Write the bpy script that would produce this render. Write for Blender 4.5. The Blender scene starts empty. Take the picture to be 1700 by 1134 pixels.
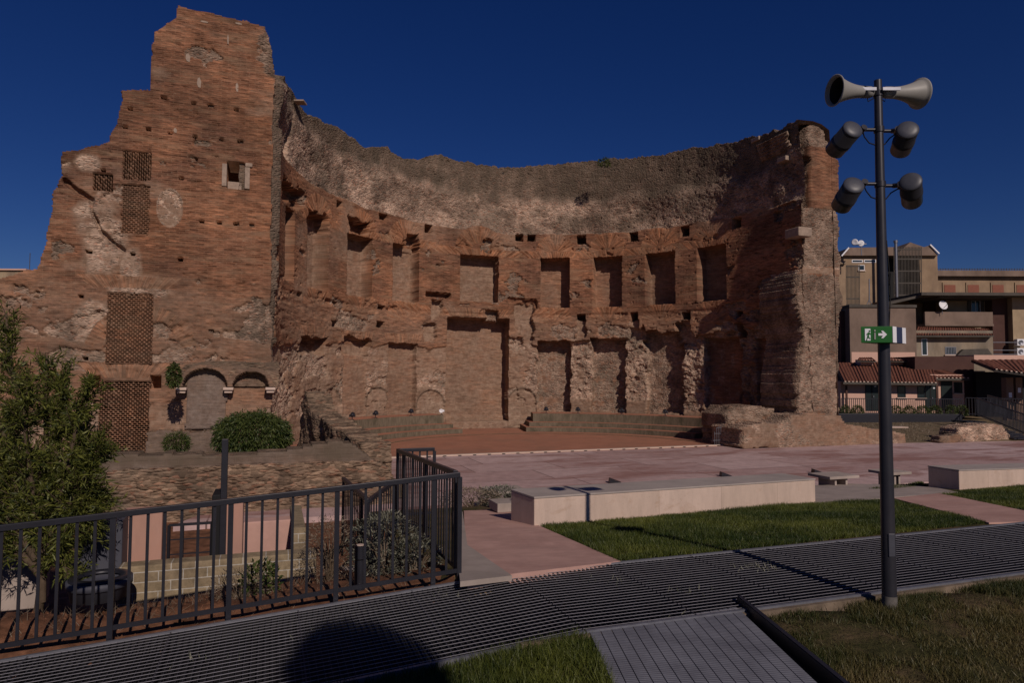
import bpy, math, random
import numpy as np
from mathutils import Vector, Matrix
random.seed(7); RNG = np.random.default_rng(7)
rad = math.radians
scene = bpy.context.scene
C = scene.collection

# ---------------------------------------------------------------- camera
FPX, CX, CY = 1133.0, 850.0, 567.0
CAMZ = 3.1
PITCH, ROLL = rad(2.8), rad(0.25)
_f = np.array([0, math.cos(PITCH), math.sin(PITCH)])
_u0 = np.array([0, -math.sin(PITCH), math.cos(PITCH)]); _r0 = np.array([1.0, 0, 0])
_r = math.cos(ROLL)*_r0 + math.sin(ROLL)*_u0
_u = math.cos(ROLL)*_u0 - math.sin(ROLL)*_r0
cam_data = bpy.data.cameras.new("camera"); cam = bpy.data.objects.new("camera", cam_data); C.objects.link(cam)
cam_data.sensor_width = 36; cam_data.lens = 36*FPX/1700
cam_data.clip_start = 0.05; cam_data.clip_end = 3000
cam.matrix_world = Matrix(((_r[0], _u[0], -_f[0], 0), (_r[1], _u[1], -_f[1], 0), (_r[2], _u[2], -_f[2], CAMZ), (0, 0, 0, 1)))
scene.camera = cam

# ---------------------------------------------------------------- sky, sun, exposure
SUN_AZ, SUN_EL = rad(24.2), rad(32.0)       # shadows run away from the viewer, 25 degrees to the left
sun_dir = Vector((math.sin(SUN_AZ)*math.cos(SUN_EL), -math.cos(SUN_AZ)*math.cos(SUN_EL), math.sin(SUN_EL)))
world = bpy.data.worlds.new("World"); scene.world = world; world.use_nodes = True
wn = world.node_tree; bg = wn.nodes['Background']
sky = wn.nodes.new('ShaderNodeTexSky'); sky.sky_type = 'NISHITA'; sky.sun_disc = False
sky.sun_elevation = SUN_EL; sky.sun_rotation = math.atan2(sun_dir.x, sun_dir.y)
sky.altitude = 1500; sky.air_density = 1.0; sky.dust_density = 0.05; sky.ozone_density = 6.0
hs_ = wn.nodes.new('ShaderNodeHueSaturation'); hs_.inputs['Hue'].default_value = .522; hs_.inputs['Saturation'].default_value = 1.22; hs_.inputs['Value'].default_value = 1.0
wn.links.new(sky.outputs[0], hs_.inputs['Color']); wn.links.new(hs_.outputs[0], bg.inputs[0]); bg.inputs[1].default_value = 0.052
sl = bpy.data.lights.new("sun", 'SUN'); sl.energy = 4.9; sl.angle = rad(0.5); sl.color = (1.0, 0.86, 0.76)
sun = bpy.data.objects.new("sun", sl); C.objects.link(sun); sun.location = (0, 0, 60)
sun.rotation_euler = sun_dir.to_track_quat('Z', 'Y').to_euler()
scene.view_settings.view_transform = 'Standard'; scene.view_settings.look = 'None'
scene.view_settings.exposure = -0.85; scene.view_settings.gamma = 1.0

# ---------------------------------------------------------------- pixel helpers (photo pixels -> rays)
def ray(px, py):
    a = (px-CX)/FPX; b = (CY-py)/FPX
    return _f + a*_r + b*_u
CAMP = np.array([0, 0, CAMZ])
def at(px, py, y):                    # point on the ray at depth y
    r = ray(px, py); return CAMP + r*(y/r[1])
def gnd(px, py, z):                   # point on a level plane
    r = ray(px, py); return CAMP + r*((z-CAMZ)/r[2])
def on_plane(px, py, p0, n):          # point on a general plane
    r = ray(px, py); t = ((p0-CAMP) @ n)/(r @ n); return CAMP + r*t
# site frame: e1 along the walkway and the open side of the exedra, e2 towards its back
SA = rad(19.5)
E1 = np.array([math.cos(SA), math.sin(SA)]); E2 = np.array([-math.sin(SA), math.cos(SA)])
def ST(s, t, z=0.0): 
    p = s*E1 + t*E2; return np.array([p[0], p[1], z])
def st(p): return float(p[0]*E1[0]+p[1]*E1[1]), float(p[0]*E2[0]+p[1]*E2[1])

# ---------------------------------------------------------------- noise
def _hash(i, j, seed):
    n = (i.astype(np.int64)*374761393 + j.astype(np.int64)*668265263 + seed*1442695041) & 0xffffffff
    n = ((n ^ (n >> 13))*1274126177) & 0xffffffff
    return ((n ^ (n >> 16)) & 0xffffff)/float(0xffffff)
def vn(x, y, seed=0):
    x = np.asarray(x, float); y = np.asarray(y, float)
    i = np.floor(x); j = np.floor(y); fx = x-i; fy = y-j
    fx = fx*fx*(3-2*fx); fy = fy*fy*(3-2*fy)
    a = _hash(i, j, seed); b = _hash(i+1, j, seed); c = _hash(i, j+1, seed); d = _hash(i+1, j+1, seed)
    return (a*(1-fx)+b*fx)*(1-fy) + (c*(1-fx)+d*fx)*fy
def fbm(x, y, seed=0, o=4):          # about -1..1
    s = 0; a = 1; t = 0
    for k in range(o):
        s = s + a*(vn(x*2**k+k*17.3, y*2**k+k*9.1, seed+k)*2-1); t += a; a *= .55
    return s/t*1.3
def sst(a, b, x):
    t = np.clip((x-a)/(b-a), 0, 1); return t*t*(3-2*t)
def inside(poly, x, y):
    x = np.asarray(x); y = np.asarray(y); r = np.zeros(x.shape, bool); n = len(poly)
    for k in range(n):
        x0, y0 = poly[k]; x1, y1 = poly[(k+1) % n]
        if y0 == y1: continue
        c = ((y0 > y) != (y1 > y)) & (x < (x1-x0)*(y-y0)/(y1-y0)+x0)
        r ^= c
    return r

# ---------------------------------------------------------------- materials
def srgb(r, g, b):
    f = lambda c: (c/255/12.92) if c/255 <= .04045 else ((c/255+.055)/1.055)**2.4
    return (f(r), f(g), f(b), 1)
class NT:
    def __init__(s, name, rough=.85, spec=.25):
        s.m = bpy.data.materials.new(name); s.m.use_nodes = True; s.n = s.m.node_tree.nodes; s.l = s.m.node_tree.links
        s.b = s.n['Principled BSDF']; s.b.inputs['Roughness'].default_value = rough
        s.b.inputs['Specular IOR Level'].default_value = spec
    def new(s, t, **k):
        n = s.n.new(t)
        for a, v in k.items(): setattr(n, a, v)
        return n
    def con(s, inp, v):
        if hasattr(v, 'is_output') or hasattr(v, 'links'): s.l.new(v, inp)
        else:
            try: inp.default_value = v
            except Exception: inp.default_value = (v, v, v, 1)
    def math(s, op, a, b=0.0, clamp=False):
        n = s.new('ShaderNodeMath', operation=op, use_clamp=clamp); s.con(n.inputs[0], a); s.con(n.inputs[1], b); return n.outputs[0]
    def mix(s, f, a, b, t='MIX'):
        n = s.new('ShaderNodeMix', data_type='RGBA', blend_type=t)
        s.con(n.inputs[0], f); s.con(n.inputs[6], a); s.con(n.inputs[7], b); return n.outputs[2]
    def ramp(s, f, lo, hi, a=0.0, b=1.0):
        n = s.new('ShaderNodeMapRange'); s.con(n.inputs[0], f)
        for i, v in ((1, lo), (2, hi), (3, a), (4, b)): n.inputs[i].default_value = v
        return n.outputs[0]
    def noise(s, vec, scale, detail=5, rough=.6, dist=0.0):
        n = s.new('ShaderNodeTexNoise'); s.l.new(vec, n.inputs['Vector']) if vec is not None else None
        n.inputs['Scale'].default_value = scale; n.inputs['Detail'].default_value = detail
        n.inputs['Roughness'].default_value = rough; n.inputs['Distortion'].default_value = dist
        return n.outputs[0]
    def voro(s, vec, scale, feat='F1', out=0):
        n = s.new('ShaderNodeTexVoronoi', feature=feat); s.l.new(vec, n.inputs['Vector']); n.inputs['Scale'].default_value = scale
        return n.outputs[out]
    def mapping(s, vec, sc=(1, 1, 1), rot=(0, 0, 0), loc=(0, 0, 0)):
        n = s.new('ShaderNodeMapping'); s.l.new(vec, n.inputs[0]); n.inputs['Scale'].default_value = sc
        n.inputs['Rotation'].default_value = rot; n.inputs['Location'].default_value = loc; return n.outputs[0]
    def uv(s): return s.new('ShaderNodeUVMap').outputs[0]
    def geo(s): return s.new('ShaderNodeNewGeometry').outputs[0]
    def bump(s, h, strength=.5, dist=.02):
        n = s.new('ShaderNodeBump'); n.inputs['Strength'].default_value = strength; n.inputs['Distance'].default_value = dist
        s.l.new(h, n.inputs['Height']); s.l.new(n.outputs[0], s.b.inputs['Normal'])
    def base(s, v): s.con(s.b.inputs['Base Color'], v)

def masonry(name, vz=1.9, vsc=10.5, vlo=.65, vhi=1.3, orange=(.248, .110, .059, 1), brown=(.12, .056, .036, 1), mortar=(.33, .235, .16, 1), row=.07, wid=.31, coarse=1.0,
            conc1=(.33, .235, .175, 1), conc2=(.13, .09, .067, 1), pale_c=(.37, .265, .195, 1)):
    t = NT(name, .92, .12)
    uv = t.uv(); g = t.geo()
    at_ = t.new('ShaderNodeAttribute', attribute_name='mask'); sep = t.new('ShaderNodeSeparateColor'); t.l.new(at_.outputs['Color'], sep.inputs[0])
    conc, pale, dirt_shade, fan = sep.outputs[0], sep.outputs[1], sep.outputs[2], at_.outputs['Alpha']
    wob = t.new('ShaderNodeVectorMath', operation='ADD'); wn_ = t.noise(uv, .8, 3)
    t.l.new(uv, wob.inputs[0]); cmb = t.new('ShaderNodeCombineXYZ'); t.l.new(t.math('MULTIPLY', t.math('SUBTRACT', wn_, .5), .035), cmb.inputs[1]); t.l.new(cmb.outputs[0], wob.inputs[1])
    w = wob.outputs[0]
    patch = t.noise(g, .42, 4, .6)
    col = t.mix(t.ramp(patch, .36, .62), brown, orange)
    col = t.mix(t.math('MULTIPLY', fan, .55), col, (orange[0]*1.12, orange[1]*1.1, orange[2]*1.0, 1))
    br = t.new('ShaderNodeTexBrick'); t.l.new(w, br.inputs['Vector'])
    br.inputs['Color1'].default_value = (1, 1, 1, 1); br.inputs['Color2'].default_value = (.36, .33, .32, 1); br.inputs['Mortar'].default_value = (.9, .9, .9, 1)
    br.inputs['Scale'].default_value = 1; br.inputs['Mortar Size'].default_value = row*.13; br.inputs['Brick Width'].default_value = wid
    br.inputs['Row Height'].default_value = row; br.inputs['Bias'].default_value = -.1; br.offset_frequency = 2; br.offset = .37
    col = t.mix(.85, col, br.outputs[0], 'MULTIPLY')
    col = t.mix(1.0, col, (1.18, 1.18, 1.18, 1), 'MULTIPLY')
    st1 = t.noise(t.mapping(w, (2.6, 22*coarse, 1)), 1.0, 6, .8)
    col = t.mix(1.0, col, t.ramp(st1, .34, .66, .42, 1.75), 'MULTIPLY')
    st4 = t.noise(t.mapping(w, (.9, 5.5, 1), loc=(2, 5, 0)), 1.0, 4, .7); col = t.mix(t.ramp(st4, .48, .66, 0, .55), col, (orange[0]*1.15, orange[1]*1.35, orange[2]*1.5, 1))
    st5 = t.noise(t.mapping(w, (1.7, 8.5, 1), loc=(1, 8, 0)), 1.0, 5, .82); col = t.mix(1.0, col, t.ramp(st5, .36, .64, .58, 1.42), 'MULTIPLY')
    st2 = t.noise(t.mapping(w, (.5, 3.0, 1)), 1.0, 4, .65)
    col = t.mix(t.ramp(st2, .50, .72, 0, .55), col, (mortar[0]*.8, mortar[1]*.75, mortar[2]*.7, 1))
    # bright single bricks and mortar smears
    st3 = t.noise(t.mapping(w, (3.2, 13, 1), loc=(7, 3, 0)), 1.0, 3, .7)
    col = t.mix(t.ramp(st3, .62, .72, 0, .6), col, mortar)
    col = t.mix(t.math('MULTIPLY', br.outputs[1], .22), col, mortar)
    big = t.noise(t.mapping(g, (1, 1, 1.6), loc=(11, 4, 2)), .33, 5, .62); col = t.mix(1.0, col, t.ramp(big, .36, .62, .72, 1.15), 'MULTIPLY')
    # pale plaster / washed masonry
    pn = t.noise(g, 1.6, 5, .65)
    pm = t.math('MULTIPLY', pale, t.ramp(pn, .3, .62, .45, 1.0), clamp=True)
    pc = t.mix(t.ramp(t.noise(g, 5, 5, .7), .35, .65), (pale_c[0]*.62, pale_c[1]*.58, pale_c[2]*.55, 1), pale_c)
    pc = t.mix(1.0, pc, t.ramp(st1, .35, .65, .82, 1.15), 'MULTIPLY')
    col = t.mix(pm, col, pc)
    # rubble concrete
    v = t.voro(t.mapping(g, (1, 1, vz)), vsc, 'F1', 1); vs = t.new('ShaderNodeSeparateColor'); t.l.new(v, vs.inputs[0])
    vd = t.voro(t.mapping(g, (1, 1, vz)), vsc, 'F1', 0)
    cn = t.noise(g, 1.3, 6, .68)
    cc = t.mix(t.ramp(cn, .36, .62), conc2, conc1)
    cc = t.mix(1.0, cc, t.ramp(vs.outputs[0], 0, 1, vlo, vhi), 'MULTIPLY')
    cc = t.mix(t.ramp(t.noise(g, .55, 4, .6, .5), .52, .66, 0, .5), cc, (.15, .12, .09, 1))
    cc = t.mix(t.ramp(vs.outputs[1], .86, .9, 0, .5), cc, (.26, .12, .075, 1))
    cc = t.mix(1.0, cc, t.ramp(t.noise(t.mapping(w, (1.5, 9, 1)), 1.0, 4, .7), .3, .7, .88, 1.1), 'MULTIPLY')
    cc = t.mix(1.0, cc, t.ramp(pale, 0, 1, 1.0, 1.75), 'MULTIPLY')
    cf = t.ramp(t.math('ADD', conc, t.math('MULTIPLY', t.math('SUBTRACT', t.noise(g, 2.2, 4), .5), .9)), .42, .58)
    col = t.mix(cf, col, cc)
    # dark weathering, plus shade painted into the beam holes
    dn = t.noise(t.mapping(g, (1, 1, .35)), 1.7, 5, .65)
    col = t.mix(t.math('MULTIPLY', dirt_shade, t.ramp(dn, .33, .60, .45, 1.0), clamp=True), col, (.115, .088, .064, 1))
    t.base(col)
    h = t.math('ADD', t.math('MULTIPLY', br.outputs[1], -.35), t.math('MULTIPLY', st1, .5))
    hc = t.math('ADD', t.math('MULTIPLY', vd, -3.0), t.math('MULTIPLY', t.noise(g, 9, 6, .7), 3.2))
    hm = t.new('ShaderNodeMix', data_type='FLOAT'); t.l.new(cf, hm.inputs[0]); t.l.new(h, hm.inputs[2]); t.l.new(hc, hm.inputs[3])
    t.bump(hm.outputs[0], .7, .03)
    return t.m

def plain(name, col, rough=.7, spec=.3, var=.25, scale=3.0, metal=0.0, bump=0.0, stain=None, stretch=(1, 1, 1)):
    t = NT(name, rough, spec); g = t.geo()
    n = t.noise(t.mapping(g, stretch), scale, 6, .65)
    c = t.mix(1.0, (col[0], col[1], col[2], 1), t.ramp(n, .3, .7, 1-var, 1+var), 'MULTIPLY')
    if stain:
        c = t.mix(t.ramp(t.noise(t.mapping(g, (1, 1, .5)), scale*.4, 5, .7, .4), .48, .68, 0, .8), c, (stain[0], stain[1], stain[2], 1))
    t.base(c); t.b.inputs['Metallic'].default_value = metal
    if bump: t.bump(t.noise(g, scale*6, 5, .7), bump, .01)
    return t.m

def tiles_mat(name):
    t = NT(name, .85, .2); uv = t.uv()
    w = t.new('ShaderNodeTexWave', wave_type='BANDS', bands_direction='X'); t.l.new(uv, w.inputs[0]); w.inputs['Scale'].default_value = 1.55; w.inputs['Distortion'].default_value = .6
    r = t.new('ShaderNodeTexWave', wave_type='BANDS', bands_direction='Y', wave_profile='SAW'); t.l.new(uv, r.inputs[0]); r.inputs['Scale'].default_value = .8; r.inputs['Distortion'].default_value = .7
    n = t.noise(t.mapping(uv, (4.5, 2.4, 1)), 1, 3, .7)
    c = t.mix(t.ramp(n, .3, .7), (.10, .036, .025, 1), (.19, .075, .048, 1))
    c = t.mix(1.0, c, t.ramp(w.outputs[1], 0, 1, .75, 1.1), 'MULTIPLY')
    t.base(c); t.bump(t.math('ADD', w.outputs[1], t.math('MULTIPLY', r.outputs[1], .5)), 1.0, .06); return t.m

def slabs_mat(name, c1, c2, mortar, w, h, rot, stains=True, msize=.02, stain_c=(.16, .07, .05)):
    t = NT(name, .8, .3); g = t.geo(); v = t.mapping(g, (1, 1, 1), rot=(0, 0, -rot))
    b = t.new('ShaderNodeTexBrick'); t.l.new(v, b.inputs['Vector']); b.inputs['Color1'].default_value = c1; b.inputs['Color2'].default_value = c2
    b.inputs['Mortar'].default_value = mortar; b.inputs['Scale'].default_value = 1; b.inputs['Mortar Size'].default_value = msize; b.inputs['Brick Width'].default_value = w; b.inputs['Row Height'].default_value = h
    b.inputs['Bias'].default_value = -.15; b.offset = .38; b.squash = 1.4; b.squash_frequency = 3
    c = t.mix(1.0, b.outputs[0], t.ramp(t.noise(g, 2.5, 7, .7), .3, .7, .78, 1.2), 'MULTIPLY')
    if stains:
        n = t.noise(t.mapping(v, (.22, .75, 1)), 1.0, 5, .62, .4)
        c = t.mix(t.ramp(n, .50, .60, 0, .75), c, stain_c+(1,))
        n2 = t.noise(t.mapping(v, (.5, 2.2, 1), loc=(3, 9, 0)), 1.0, 6, .7)
        c = t.mix(t.ramp(n2, .55, .68, 0, .5), c, (.56, .43, .41, 1))
    t.base(c); t.bump(t.noise(g, 18, 5, .7), .25, .01); return t.m

M = {}
M['brick'] = masonry('roman_brick')
M['stonewall'] = masonry('rubble_stonework', vsc=7.5, vlo=.5, vhi=1.5, vz=2.6, orange=(.19, .105, .065, 1), brown=(.11, .072, .052, 1), mortar=(.28, .215, .165, 1), row=.11, wid=.23, coarse=.6, conc1=(.25, .17, .115, 1), conc2=(.10, .068, .048, 1), pale_c=(.25, .195, .165, 1))
M['plaza'] = slabs_mat('pink_paving', (.48, .345, .33, 1), (.34, .215, .20, 1), (.15, .10, .09, 1), 3.1, 1.9, SA, stain_c=(.24, .115, .095))
M['stage'] = plain('red_stage_floor', (.34, .155, .10), .85, .2, .16, 1.2, stain=(.27, .14, .095))
M['path'] = plain('pink_concrete', (.47, .29, .245), .85, .2, .18, 2.2, bump=.15, stain=(.37, .215, .18), stretch=(1, 1.5, 1))
M['greypath'] = plain('grey_concrete', (.36, .30, .265), .85, .25, .16, 2.4, bump=.15, stain=(.27, .225, .195))
M['travertine'] = plain('pale_travertine', (.56, .43, .355), .7, .3, .10, 2.0, bump=.08, stain=(.50, .375, .29), stretch=(1, 1, 2.5))
M['dustybase'] = plain('dusty_pole_foot', (.12, .11, .10), .8, .2, .4, 14)
t = NT('travertine_blocks', .75, .25); g = t.geo(); v = t.mapping(g, (1, 1, 1), rot=(0, 0, -SA))
b = t.new('ShaderNodeTexBrick'); t.l.new(v, b.inputs['Vector']); b.inputs['Color1'].default_value = (.57, .44, .365, 1); b.inputs['Color2'].default_value = (.50, .385, .31, 1); b.inputs['Mortar'].default_value = (.36, .27, .21, 1); b.inputs['Scale'].default_value = 1; b.inputs['Mortar Size'].default_value = .004; b.inputs['Brick Width'].default_value = 1.37; b.inputs['Row Height'].default_value = 60
c = t.mix(1.0, b.outputs[0], t.ramp(t.noise(t.mapping(g, (5, 5, 1.2)), 1.0, 6, .7), .3, .7, .86, 1.1), 'MULTIPLY')
c = t.mix(t.ramp(t.noise(t.mapping(g, (2.2, 2.2, 3)), 1.0, 6, .75, .6), .56, .68, 0, .55), c, (.40, .27, .19, 1)); c = t.mix(t.ramp(t.noise(g, 30, 4, .7), .62, .72, 0, .4), c, (.25, .19, .15, 1))
t.base(c); t.bump(t.noise(g, 25, 5, .7), .3, .01); M['travblocks'] = t.m
M['cap'] = plain('lit_cap_grey', (.055, .057, .072), .45, .4, .12, 9)  # paler than the lamp bodies: light on the caps is put into the colour
M['kerb'] = plain('dirty_concrete_kerb', (.17, .13, .095), .9, .15, .35, 6, bump=.3, stain=(.11, .085, .055))
M['travtop'] = plain('weathered_bench_top', (.36, .31, .28), .75, .3, .12, 2.0, bump=.1, stain=(.29, .25, .23))
M['travstone'] = plain('weathered_stone_block', (.33, .25, .195), .85, .2, .25, 6, bump=.4, stain=(.24, .18, .14))
M['metal'] = plain('dark_painted_steel', (.022, .022, .030), .42, .4, .18, 7, metal=.25)
M['pole'] = plain('dark_grey_painted_pole', (.030, .030, .039), .38, .4, .12, 9, metal=.2, stain=(.040, .038, .044))
M['horn'] = plain('beige_plastic', (.27, .26, .24), .5, .4, .06, 5)
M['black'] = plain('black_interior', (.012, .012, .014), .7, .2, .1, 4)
M['galv'] = plain('galvanised_steel', (.20, .205, .235), .45, .4, .2, 9, metal=.5)
M['grate'] = plain('grating_steel', (.34, .33, .36), .5, .4, .15, 6, metal=.3)
M['darkgrate'] = plain('dark_grating_bars', (.035, .034, .042), .6, .3, .15, 6)
M['plank'] = plain('grey_deck_metal', (.19, .195, .22), .6, .3, .2, 3.2, metal=.1, stain=(.14, .14, .16))
M['white'] = plain('white_paint', (.75, .75, .78), .5, .3, .05, 4)
M['green'] = plain('green_sign_face', (.008, .105, .012), .4, .4, .1, 20)
M['navy'] = plain('navy_stripe', (.03, .035, .08), .4, .4, .05, 5)
M['pink'] = plain('pink_plaster', (.40, .235, .185), .85, .2, .10, 2.5, bump=.1, stain=(.45, .24, .18), stretch=(2, 2, .6))
M['tuff'] = None
M['soil'] = plain('red_brown_soil', (.17, .08, .045), .95, .1, .55, 6, bump=1.0, stain=(.07, .036, .024))
M['drysoil'] = plain('dry_soil', (.17, .125, .08), .95, .1, .45, 4, bump=.9, stain=(.09, .085, .04))
M['tiles'] = tiles_mat('terracotta_roof_tiles')
M['darkpot'] = plain('dark_grey_bin', (.06, .062, .08), .6, .3, .15, 3)
t = NT('grey_deck_panels', .6, .3); g = t.geo()
wv = t.new('ShaderNodeTexWave', wave_type='BANDS', bands_direction='Y'); t.l.new(t.mapping(g, rot=(0, 0, .16)), wv.inputs[0]); wv.inputs['Scale'].default_value = 10.0
c = t.mix(t.ramp(t.noise(g, 3.0, 6, .7), .35, .65), (.14, .142, .165, 1), (.21, .215, .245, 1)); c = t.mix(1.0, c, t.ramp(wv.outputs[1], .1, .6, .86, 1.04), 'MULTIPLY')
c = t.mix(t.ramp(t.noise(g, 9, 5, .75), .62, .72, 0, .5), c, (.10, .085, .07, 1)); t.base(c); t.b.inputs['Metallic'].default_value = .1; t.bump(wv.outputs[1], .4, .006); M['plank'] = t.m
t = NT('tuff_blocks', .9, .15); uv = t.uv()
b = t.new('ShaderNodeTexBrick'); t.l.new(uv, b.inputs[0]); b.inputs['Color1'].default_value = (.30, .235, .15, 1); b.inputs['Color2'].default_value = (.22, .17, .11, 1); b.inputs['Mortar'].default_value = (.42, .39, .34, 1)
b.inputs['Scale'].default_value = 1; b.inputs['Mortar Size'].default_value = .006; b.inputs['Brick Width'].default_value = .26; b.inputs['Row Height'].default_value = .115
t.base(t.mix(1.0, b.outputs[0], t.ramp(t.noise(t.geo(), 7, 6, .7), .3, .7, .6, 1.3), 'MULTIPLY')); t.bump(t.noise(t.geo(), 40, 5, .7), .5, .01); M['tuff'] = t.m
def leaf_mat(name, c1, c2, trans=.25):
    t = NT(name, .5, .35)
    a = t.new('ShaderNodeAttribute', attribute_name='rnd'); n = t.noise(t.geo(), 2.0, 3)
    f = t.math('ADD', t.math('MULTIPLY', a.outputs['Fac'], .7), t.math('MULTIPLY', n, .45))
    col = t.mix(t.ramp(f, .2, .9), c1, c2); t.base(col)
    tr = t.new('ShaderNodeBsdfTranslucent'); t.l.new(col, tr.inputs[0]); mx = t.new('ShaderNodeMixShader'); mx.inputs[0].default_value = trans
    out = t.n['Material Output']; t.l.new(t.b.outputs[0], mx.inputs[1]); t.l.new(tr.outputs[0], mx.inputs[2]); t.l.new(mx.outputs[0], out.inputs[0]); return t.m
M['leaf'] = leaf_mat('tree_leaves', (.02, .034, .008, 1), (.17, .18, .036, 1))
M['bush'] = leaf_mat('bush_leaves', (.018, .04, .010, 1), (.10, .12, .03, 1))
M['sage'] = leaf_mat('grey_green_leaves', (.065, .072, .048, 1), (.24, .235, .18, 1))
M['dry'] = leaf_mat('dry_twigs', (.15, .11, .075, 1), (.32, .26, .19, 1))
M['grass'] = leaf_mat('grass_blades', (.022, .044, .008, 1), (.17, .185, .034, 1))
M['grassdry'] = leaf_mat('mixed_grass_blades', (.034, .050, .012, 1), (.20, .15, .06, 1))
M['bark'] = plain('bark', (.09, .065, .045), .9, .1, .4, 9, bump=.6)
t = NT('lawn_soil', .95, .1); g = t.geo()
t.base(t.mix(t.ramp(t.noise(g, 1.3, 6, .7), .42, .62), (.055, .052, .020, 1), (.14, .095, .055, 1))); t.bump(t.noise(g, 12, 6, .7), 1, .04); M['lawnsoil'] = t.m

# ---------------------------------------------------------------- object helpers
def tag(o, label=None, cat=None, group=None, kind=None):
    if label: o['label'] = label
    if cat: o['category'] = cat
    if group: o['group'] = group
    if kind: o['kind'] = kind
    return o
def thing(name, label, cat, loc=(0, 0, 0), rz=0.0, group=None):
    o = bpy.data.objects.new(name, None); C.objects.link(o); o.location = tuple(loc); o.rotation_euler = (0, 0, rz); o.empty_display_size = .2
    return tag(o, label, cat, group)
def dup(root, loc=None, rz=None, label=None, group=None):
    r = root.copy(); C.objects.link(r)
    if loc is not None: r.location = tuple(loc)
    if rz is not None: r.rotation_euler = (0, 0, rz)
    if label: r['label'] = label
    if group: r['group'] = group
    for ch in list(root.children):
        c = ch.copy(); C.objects.link(c); c.parent = r
        for gch in ch.children:
            d = gch.copy(); C.objects.link(d); d.parent = c
    return r
def np_mesh(name, V, F, mat, parent=None, uv=None, mask=None, rnd=None, smooth=False, offset=None):
    """V (n,3), F (m,k) int array with k 3 or 4; parents are unrotated empties or meshes: world coords kept."""
    me = bpy.data.meshes.new(name); V = np.asarray(V, np.float32); F = np.asarray(F, np.int32)
    o = bpy.data.objects.new(name, me); C.objects.link(o)
    if parent is not None:
        o.parent = parent
        off = Vector((0, 0, 0)); p = parent
        while p is not None: off += p.location; p = p.parent
        V = V - np.array(off, np.float32)
    m, k = F.shape
    me.vertices.add(len(V)); me.vertices.foreach_set('co', V.ravel())
    me.loops.add(m*k); me.loops.foreach_set('vertex_index', F.ravel())
    me.polygons.add(m); me.polygons.foreach_set('loop_start', np.arange(0, m*k, k, dtype=np.int32)); me.polygons.foreach_set('loop_total', np.full(m, k, np.int32))
    if smooth: me.polygons.foreach_set('use_smooth', np.ones(m, bool))
    me.update(calc_edges=True)
    if uv is not None:
        l = me.uv_layers.new(name='UVMap'); l.data.foreach_set('uv', np.asarray(uv, np.float32).ravel())
    if mask is not None:
        a = me.attributes.new('mask', 'FLOAT_COLOR', 'POINT'); a.data.foreach_set('color', np.asarray(mask, np.float32).ravel())
    if rnd is not None:
        a = me.attributes.new('rnd', 'FLOAT', 'POINT'); a.data.foreach_set('value', np.asarray(rnd, np.float32).ravel())
    if mat is not None: me.materials.append(mat)
    return o

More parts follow.
